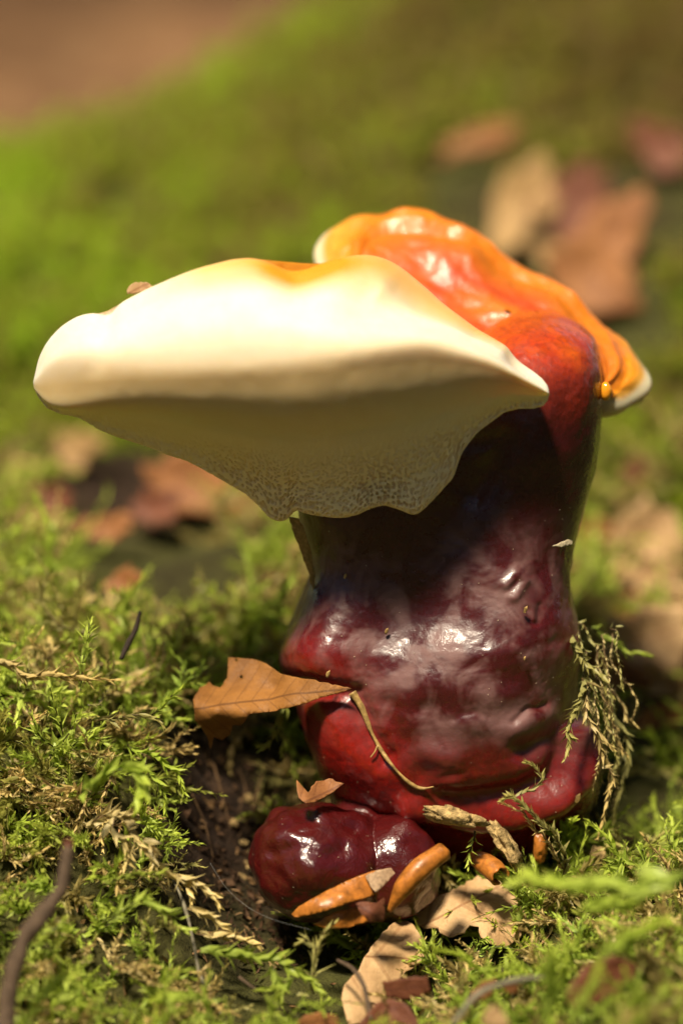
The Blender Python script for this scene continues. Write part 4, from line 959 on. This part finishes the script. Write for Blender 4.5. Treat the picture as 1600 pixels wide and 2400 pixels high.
tube('stalk', [(388,2030,-4.6),(420,2090,-5.0),(440,2150,-5.3),(455,2215,-5.6),(470,2290,-6.0),(505,2350,-6.3),(530,2410,-6.8)], [.03, .035, .035, .045, .05, .045, .04], M['twig_grey'], rough=.35, seed=10, label='grey bare stalk curving down through the left moss', category='stalk')
tube('stalk', [(790,2250,-6.1),(825,2270,-6.5),(850,2305,-6.9),(862,2350,-7.2),(868,2390,-7.5)], [.03,.05,.055,.06,.05], M['twig'], rough=.3, seed=11, label='dark curved stalk crossing the pale sloping leaf', category='stalk')
tube('twig', [(1060,2400,-9.5),(1120,2330,-9.2),(1200,2300,-9),(1290,2290,-8.6)], [.05,.07,.07,.04], M['twig_grey'], rough=.3, seed=12, label='blurred grey twig arching behind the orange leaf pieces', category='twig')
tube('twig', [(560,2290,-6.3),(600,2320,-6.5),(650,2355,-6.7)], [.03,.04,.03], M['twig'], rough=.3, seed=13, label='thin brown twig in the dark gap of the lower left moss', category='twig')
for i, p_ in enumerate([[(640,1750),(610,1830),(590,1900),(560,1960)],[(700,1780),(660,1830),(630,1890)],[(500,1790),(520,1860),(540,1940)],[(660,1930),(620,1950),(590,1935)],[(560,1800),(575,1850),(560,1900)],[(450,1860),(480,1930),(500,2010)]]):
    o = tube('root', [(a, b, gy(a, b, .2) - .25) for a, b in p_], [.02, .016, .008], M['root'], rough=.4, sides=5, seed=20 + i, label=['fine brown root slanting down the middle of the dark hollow','fine brown root under the torn amber leaf near the stem','fine brown root on the left wall of the dark hollow','short brown root just above the top left of the red bud','short brown root below the drooping corner of the amber leaf','fine brown root leftmost in the dark hollow beside the moss'][i], category='root'); o['group'] = 'roots in the hollow'
tube('silk_thread', [(492,2022,-4.4),(530,2080,-4.7),(580,2125,-5.0),(640,2155,-5.3),(730,2180,-5.4)], [.0025, .0025], M['silk'], rough=0, sides=4, label='fine strand of spider silk across the dark hollow', category='silk')

# ------------------------------------------------------------------ moss shoots one can tell apart
ms = moss_shoot
ms('fresh green moss shoot forked in two above the dark hollow', [(300,1745,-3.6),(340,1768,-3.8),(372,1790,-4.0),(405,1820,-4.0),(440,1856,-4.0)], 'moss_fresh', .24, .035, .5, 1, branches=[[(345,1775,-3.9),(362,1815,-4.1),(378,1860,-4.1),(386,1902,-4.1)]])
ms('brownish arching moss shoot curled over at the upper left', [(225,1500,.6),(160,1470,.7),(118,1440,.8),(98,1400,.9),(108,1362,.9),(148,1338,.9)], 'moss_olive', .26, .05, .5, 2)
ms('thick blurred pale green moss shoot behind the arching one', [(125,1560,6.5),(90,1500,6.5),(62,1455,6.5),(40,1425,6.5)], 'moss_fresh', .5, .08, .4, 3, w=.45)
ms('pale yellow green moss shoot lying along the left edge', [(-20,1545,-1.8),(60,1572,-2.1),(150,1588,-2.3),(285,1588,-2.2)], 'moss_dry', .3, .05, .45, 4)
ms('upright green moss shoot on top of the left bank', [(190,1620,-2.2),(193,1560,-2.1),(200,1510,-2.1),(206,1462,-2.1)], 'moss_fresh', .34, .06, .75, 5)
ms('thin fresh moss tip pointing up beside the torn amber leaf', [(350,1680,-3.1),(375,1660,-3.1),(400,1634,-3.1),(433,1606,-3.1)], 'moss_fresh', .17, .03, .55, 6)
ms('olive moss shoot drooping over the edge of the hollow', [(230,1690,-2.9),(290,1675,-3.1),(340,1680,-3.2),(372,1712,-3.3)], 'moss_olive', .22, .04, .5, 7)
ms('thick bright green moss shoot curling down on the left bank', [(205,1850,-5.6),(255,1812,-5.8),(300,1815,-5.9),(322,1848,-5.9),(316,1892,-5.9)], 'moss_fresh', .42, .05, .45, 8, w=.4)
ms('long dried straw coloured moss shoot with side branches below the left bank', [(200,1935,-4.6),(258,1912,-4.8),(300,1932,-4.9),(345,1978,-5.0),(392,2040,-5.0),(430,2085,-5.1),(442,2110,-5.1)], 'moss_dry', .30, .045, .42, 9, w=.36,
   branches=[[(268,1916,-4.9),(285,1965,-5.0),(290,2010,-5.0),(284,2050,-5.0)],[(335,1968,-5.0),(350,2005,-5.1),(346,2045,-5.1)],[(415,2050,-5.1),(450,2068,-5.2),(490,2092,-5.2),(522,2112,-5.2)],[(440,2128,-5.2),(480,2138,-5.3),(512,2162,-5.3),(536,2192,-5.3)],[(458,2188,-5.4),(520,2192,-5.4),(560,2202,-5.4),(598,2222,-5.4)]])
ms('green moss shoot stretched across the dried one', [(228,2080,-5.4),(280,2062,-5.5),(335,2048,-5.6),(388,2038,-5.6)], 'moss', .22, .04, .6, 10)
ms('yellow green forked moss shoot in the middle of the lower left', [(245,2165,-6.2),(300,2125,-6.3),(330,2108,-6.3),(350,2122,-6.3)], 'moss_fresh', .34, .06, .6, 11, branches=[[(335,2115,-6.3),(372,2142,-6.3),(398,2172,-6.2),(442,2186,-6.1)]])
ms('dark green feathery moss shoot reaching right at the bottom', [(470,2228,-6.0),(560,2236,-6.1),(640,2258,-6.2),(700,2292,-6.3),(742,2338,-6.4)], 'moss', .34, .05, .55, 12, w=.36, branches=[[(640,2262,-6.3),(655,2300,-6.4),(650,2345,-6.5)],[(690,2290,-6.4),(668,2310,-6.5),(620,2318,-6.6)]])
ms('olive upright moss shoot left of the pale sloping leaf', [(735,2330,-6.1),(745,2270,-6.1),(742,2225,-6.0),(756,2190,-5.9)], 'moss_olive', .26, .05, .5, 13, branches=[[(756,2192,-5.9),(770,2176,-5.9),(788,2160,-5.8)],[(742,2220,-6),(725,2205,-6),(705,2210,-6)]])
ms('small bright moss sprig leaning on the pale bitten leaf', [(1005,2262,-4.9),(1002,2235,-4.8),(990,2205,-4.7),(972,2166,-4.6)], 'moss_fresh', .2, .04, .5, 14, branches=[[(1000,2225,-4.8),(1008,2205,-4.8),(1010,2192,-4.8)]])
ms('olive moss strand draped over the lower lip of the stem, the upper of two', [(1318,2050,-3.3),(1318,1990,-3.6),(1292,1940,-3.9),(1240,1898,-4.0),(1205,1866,-4.0),(1180,1870,-4.0)], 'moss_olive', .2, .035, .4, 15, w=.34, branches=[[(1205,1868,-4.0),(1240,1852,-3.9),(1262,1830,-3.8),(1240,1800,-3.8),(1225,1795,-3.8)]])
ms('olive moss strand draped over the lower lip of the stem, the lower of two', [(1325,2040,-3.2),(1290,1985,-3.5),(1250,1940,-3.8),(1212,1910,-4.0),(1182,1878,-4.1)], 'moss_dry', .16, .035, .35, 16)
ms('short thick olive moss end dangling inside the right lip', [(1362,1590,-2.0),(1352,1650,-2.5),(1340,1705,-2.9),(1322,1775,-3.2)], 'moss_olive', .24, .03, .35, 17, w=.4)
ms('brown dried moss strand hanging down the right side of the stem', [(1372,1600,-2.1),(1382,1680,-2.5),(1402,1750,-2.5),(1418,1830,-2.3),(1412,1900,-2.3),(1398,1962,-2.3)], 'moss_dry', .22, .05, .35, 18, branches=[[(1385,1690,-2.5),(1405,1740,-2.6),(1425,1762,-2.6)],[(1410,1800,-2.4),(1430,1822,-2.5),(1428,1850,-2.5)]])
ms('green moss strand clinging to the right flank of the stem', [(1338,1490,-1.6),(1365,1540,-1.9),(1395,1575,-1.9),(1425,1625,-1.8)], 'moss_olive', .28, .035, .5, 19, w=.36)
ms('dark green moss strand sticking out to the right of the stem', [(1385,1470,-.2),(1420,1505,-.1),(1460,1538,0),(1512,1540,0)], 'moss', .24, .045, .45, 20)
ms('moss strand with an orange tip at the far right of the tangle', [(1410,1590,-1.2),(1450,1640,-1.2),(1472,1678,-1.2),(1500,1695,-1.2)], 'moss_dry', .14, .05, .3, 21)
ms('long hanging moss strand at the outer right of the stem', [(1440,1640,-1.0),(1462,1720,-1.1),(1470,1810,-1.1),(1450,1890,-1.1),(1438,1972,-1.1)], 'moss_olive', .24, .05, .35, 22, branches=[[(1465,1760,-1.1),(1440,1800,-1.2),(1425,1850,-1.2)]])
ms('thin moss strand between the hanging ones right of the stem', [(1395,1580,-1.7),(1425,1680,-1.8),(1450,1730,-1.8),(1475,1780,-1.8)], 'moss_dry', .14, .05, .35, 23)
ms('yellow green moss shoot creeping along the right edge', [(1395,2055,-3.0),(1450,2010,-2.7),(1520,1985,-2.5),(1620,1955,-2.3)], 'moss', .3, .05, .6, 24, branches=[[(1470,2000,-2.7),(1490,1985,-2.8),(1545,1968,-2.8)],[(1540,1980,-2.5),(1585,1985,-2.6),(1600,2010,-2.6)]])
ms('long blurred bright green moss shoot crossing the right foreground', [(1620,2035,-9.8),(1540,2068,-9.8),(1440,2082,-9.8),(1320,2080,-9.8),(1208,2062,-9.8)], 'moss_fresh', .42, .035, .3, 25, w=.5, stem_r=.06)
ms('small fresh sprig growing beside the right end of the bitten leaf', [(1218,2165,-3.6),(1222,2130,-3.6),(1234,2088,-3.6)], 'moss_fresh', .24, .045, .5, 26)
ms('pale blurred moss shoot below the long bright one', [(1350,2140,-8.5),(1420,2120,-8.6),(1480,2108,-8.7),(1540,2095,-8.8)], 'moss_fresh', .36, .05, .45, 27, w=.4)
ms('upright blurred moss shoot at the bottom right of centre', [(1270,2430,-11.5),(1278,2350,-11.5),(1282,2290,-11.5),(1292,2240,-11.5)], 'moss', .42, .06, .45, 28, w=.45)
ms('slender blurred moss shoot leaning right near the bottom edge', [(1330,2410,-12),(1362,2350,-12),(1385,2310,-12),(1408,2265,-12)], 'moss_fresh', .32, .06, .35, 29, w=.45)
ms('blurred moss shoot rising to the right edge in the foreground', [(1400,2245,-11),(1450,2215,-11),(1500,2185,-11),(1560,2155,-11)], 'moss_fresh', .4, .06, .45, 30, w=.45)
ms('tiny green sprig hanging from the mouldy crumb', [(1112,1948,-3.8),(1098,1985,-3.8),(1090,2015,-3.8),(1098,2045,-3.8)], 'moss_fresh', .18, .05, .7, 31)
ms('green moss shoot with spread tips in the bottom left corner', [(60,2420,-8.6),(90,2360,-8.7),(120,2310,-8.7),(165,2290,-8.7)], 'moss_fresh', .4, .06, .65, 32, branches=[[(100,2345,-8.7),(130,2350,-8.8),(150,2380,-8.8)],[(95,2355,-8.7),(60,2330,-8.8),(35,2320,-8.8)]])
ms('bright green moss tip low on the lower left slope', [(480,2345,-7.6),(440,2335,-7.7),(410,2330,-7.7),(380,2338,-7.7)], 'moss_fresh', .36, .06, .45, 33, w=.4)
ms('yellow moss sprig at the bottom edge left of centre', [(620,2410,-8.0),(625,2370,-8.0),(650,2330,-8.0)], 'moss', .28, .05, .6, 34)
ms('dark moss tuft hanging under the torn amber leaf', [(660,1650,-.6),(655,1690,-.8),(640,1730,-1.0),(615,1745,-1.1)], 'moss', .26, .05, .5, 35, branches=[[(655,1680,-.8),(672,1720,-.9),(668,1760,-1)]])

# tangle right of the stem, and the fine debris at the foot
rt = np.random.default_rng(5); brs = []
for k in range(13):
    x0 = rt.uniform(1350, 1440); y0 = rt.uniform(1470, 1640); x1 = x0 + rt.uniform(-25, 60); y1 = y0 + rt.uniform(140, 330); dp = rt.uniform(-1.9, -.8)
    brs.append([(x0, y0, dp), (x0 + rt.uniform(-5, 25), y0 * .65 + y1 * .35, dp - .3), (x1 + rt.uniform(-15, 15), y0 * .3 + y1 * .7, dp - .4), (x1, y1, dp - .4)])
ms('ragged tangle of dried brown moss hanging over the right side of the stem base', [(1355,1460,-1.0),(1395,1530,-1.2),(1420,1620,-1.4),(1425,1720,-1.5)], 'moss_olive', .12, .035, .6, 60, branches=brs[:7])
ms('darker inner tangle of moss strands close behind the right lip of the stem', [(1400,1560,-.9),(1430,1680,-1.0),(1445,1800,-1.0),(1430,1930,-1.0)], 'moss_dry', .11, .04, .6, 61, branches=brs[7:])
def debris(name, n, spots, seed, size, mats):
    r = np.random.default_rng(seed); V, Fc = [], []
    for k in range(n):
        cx, cy, sx, sy = spots[k % len(spots)]; px, row = r.normal(cx, sx), r.normal(cy, sy); y = gy(px, row, .15); c = P(px, row, y) + np.array([0, -.05, .05])
        a = r.normal(size=3); a /= np.linalg.norm(a); b = np.cross(a, r.normal(size=3)); b /= np.linalg.norm(b); nn_ = np.cross(a, b); l = size * r.uniform(.4, 1.6); w = l * r.uniform(.15, .7); i = len(V)
        top = [c - a * l, c - b * w * r.uniform(.5, 1), c + a * l * .3 - b * w * .6 + nn_ * l * .15, c + a * l, c + b * w + nn_ * l * .1, c - a * l * .4 + b * w * .7]
        V += top + [q - nn_ * .02 for q in top]
        Fc += [[i + j for j in range(6)], [i + 11 - j for j in range(6)]] + [[i + j, i + 6 + j, i + 6 + (j + 1) % 6, i + (j + 1) % 6] for j in range(6)]
    return mk(name, np.array(V), Fc, mats, smooth_sh=False, kind='stuff')
sp = [(520, 1900, 60, 120), (560, 2080, 50, 60), (880, 2150, 140, 40), (1240, 2010, 90, 40), (1400, 1960, 60, 50), (640, 2200, 70, 40), (1060, 2020, 60, 40)]
debris('leaf_litter', 620, sp, 3, .12, M['leaf_orange'] if False else mat_plain('brown crumbs', (.055, .028, .013), .8, .2, 3, .7, .5))
debris('leaf_litter', 170, sp, 4, .10, mat_plain('tan crumbs', (.24, .14, .06), .7, .3, 3, .6, .5))
debris('leaf_litter', 110, [(150, 1900, 160, 250), (300, 2250, 220, 120), (1300, 2250, 220, 110), (120, 1650, 120, 80)], 5, .16, mat_plain('dead bits', (.30, .17, .07), .7, .3, 3, .6, .5))
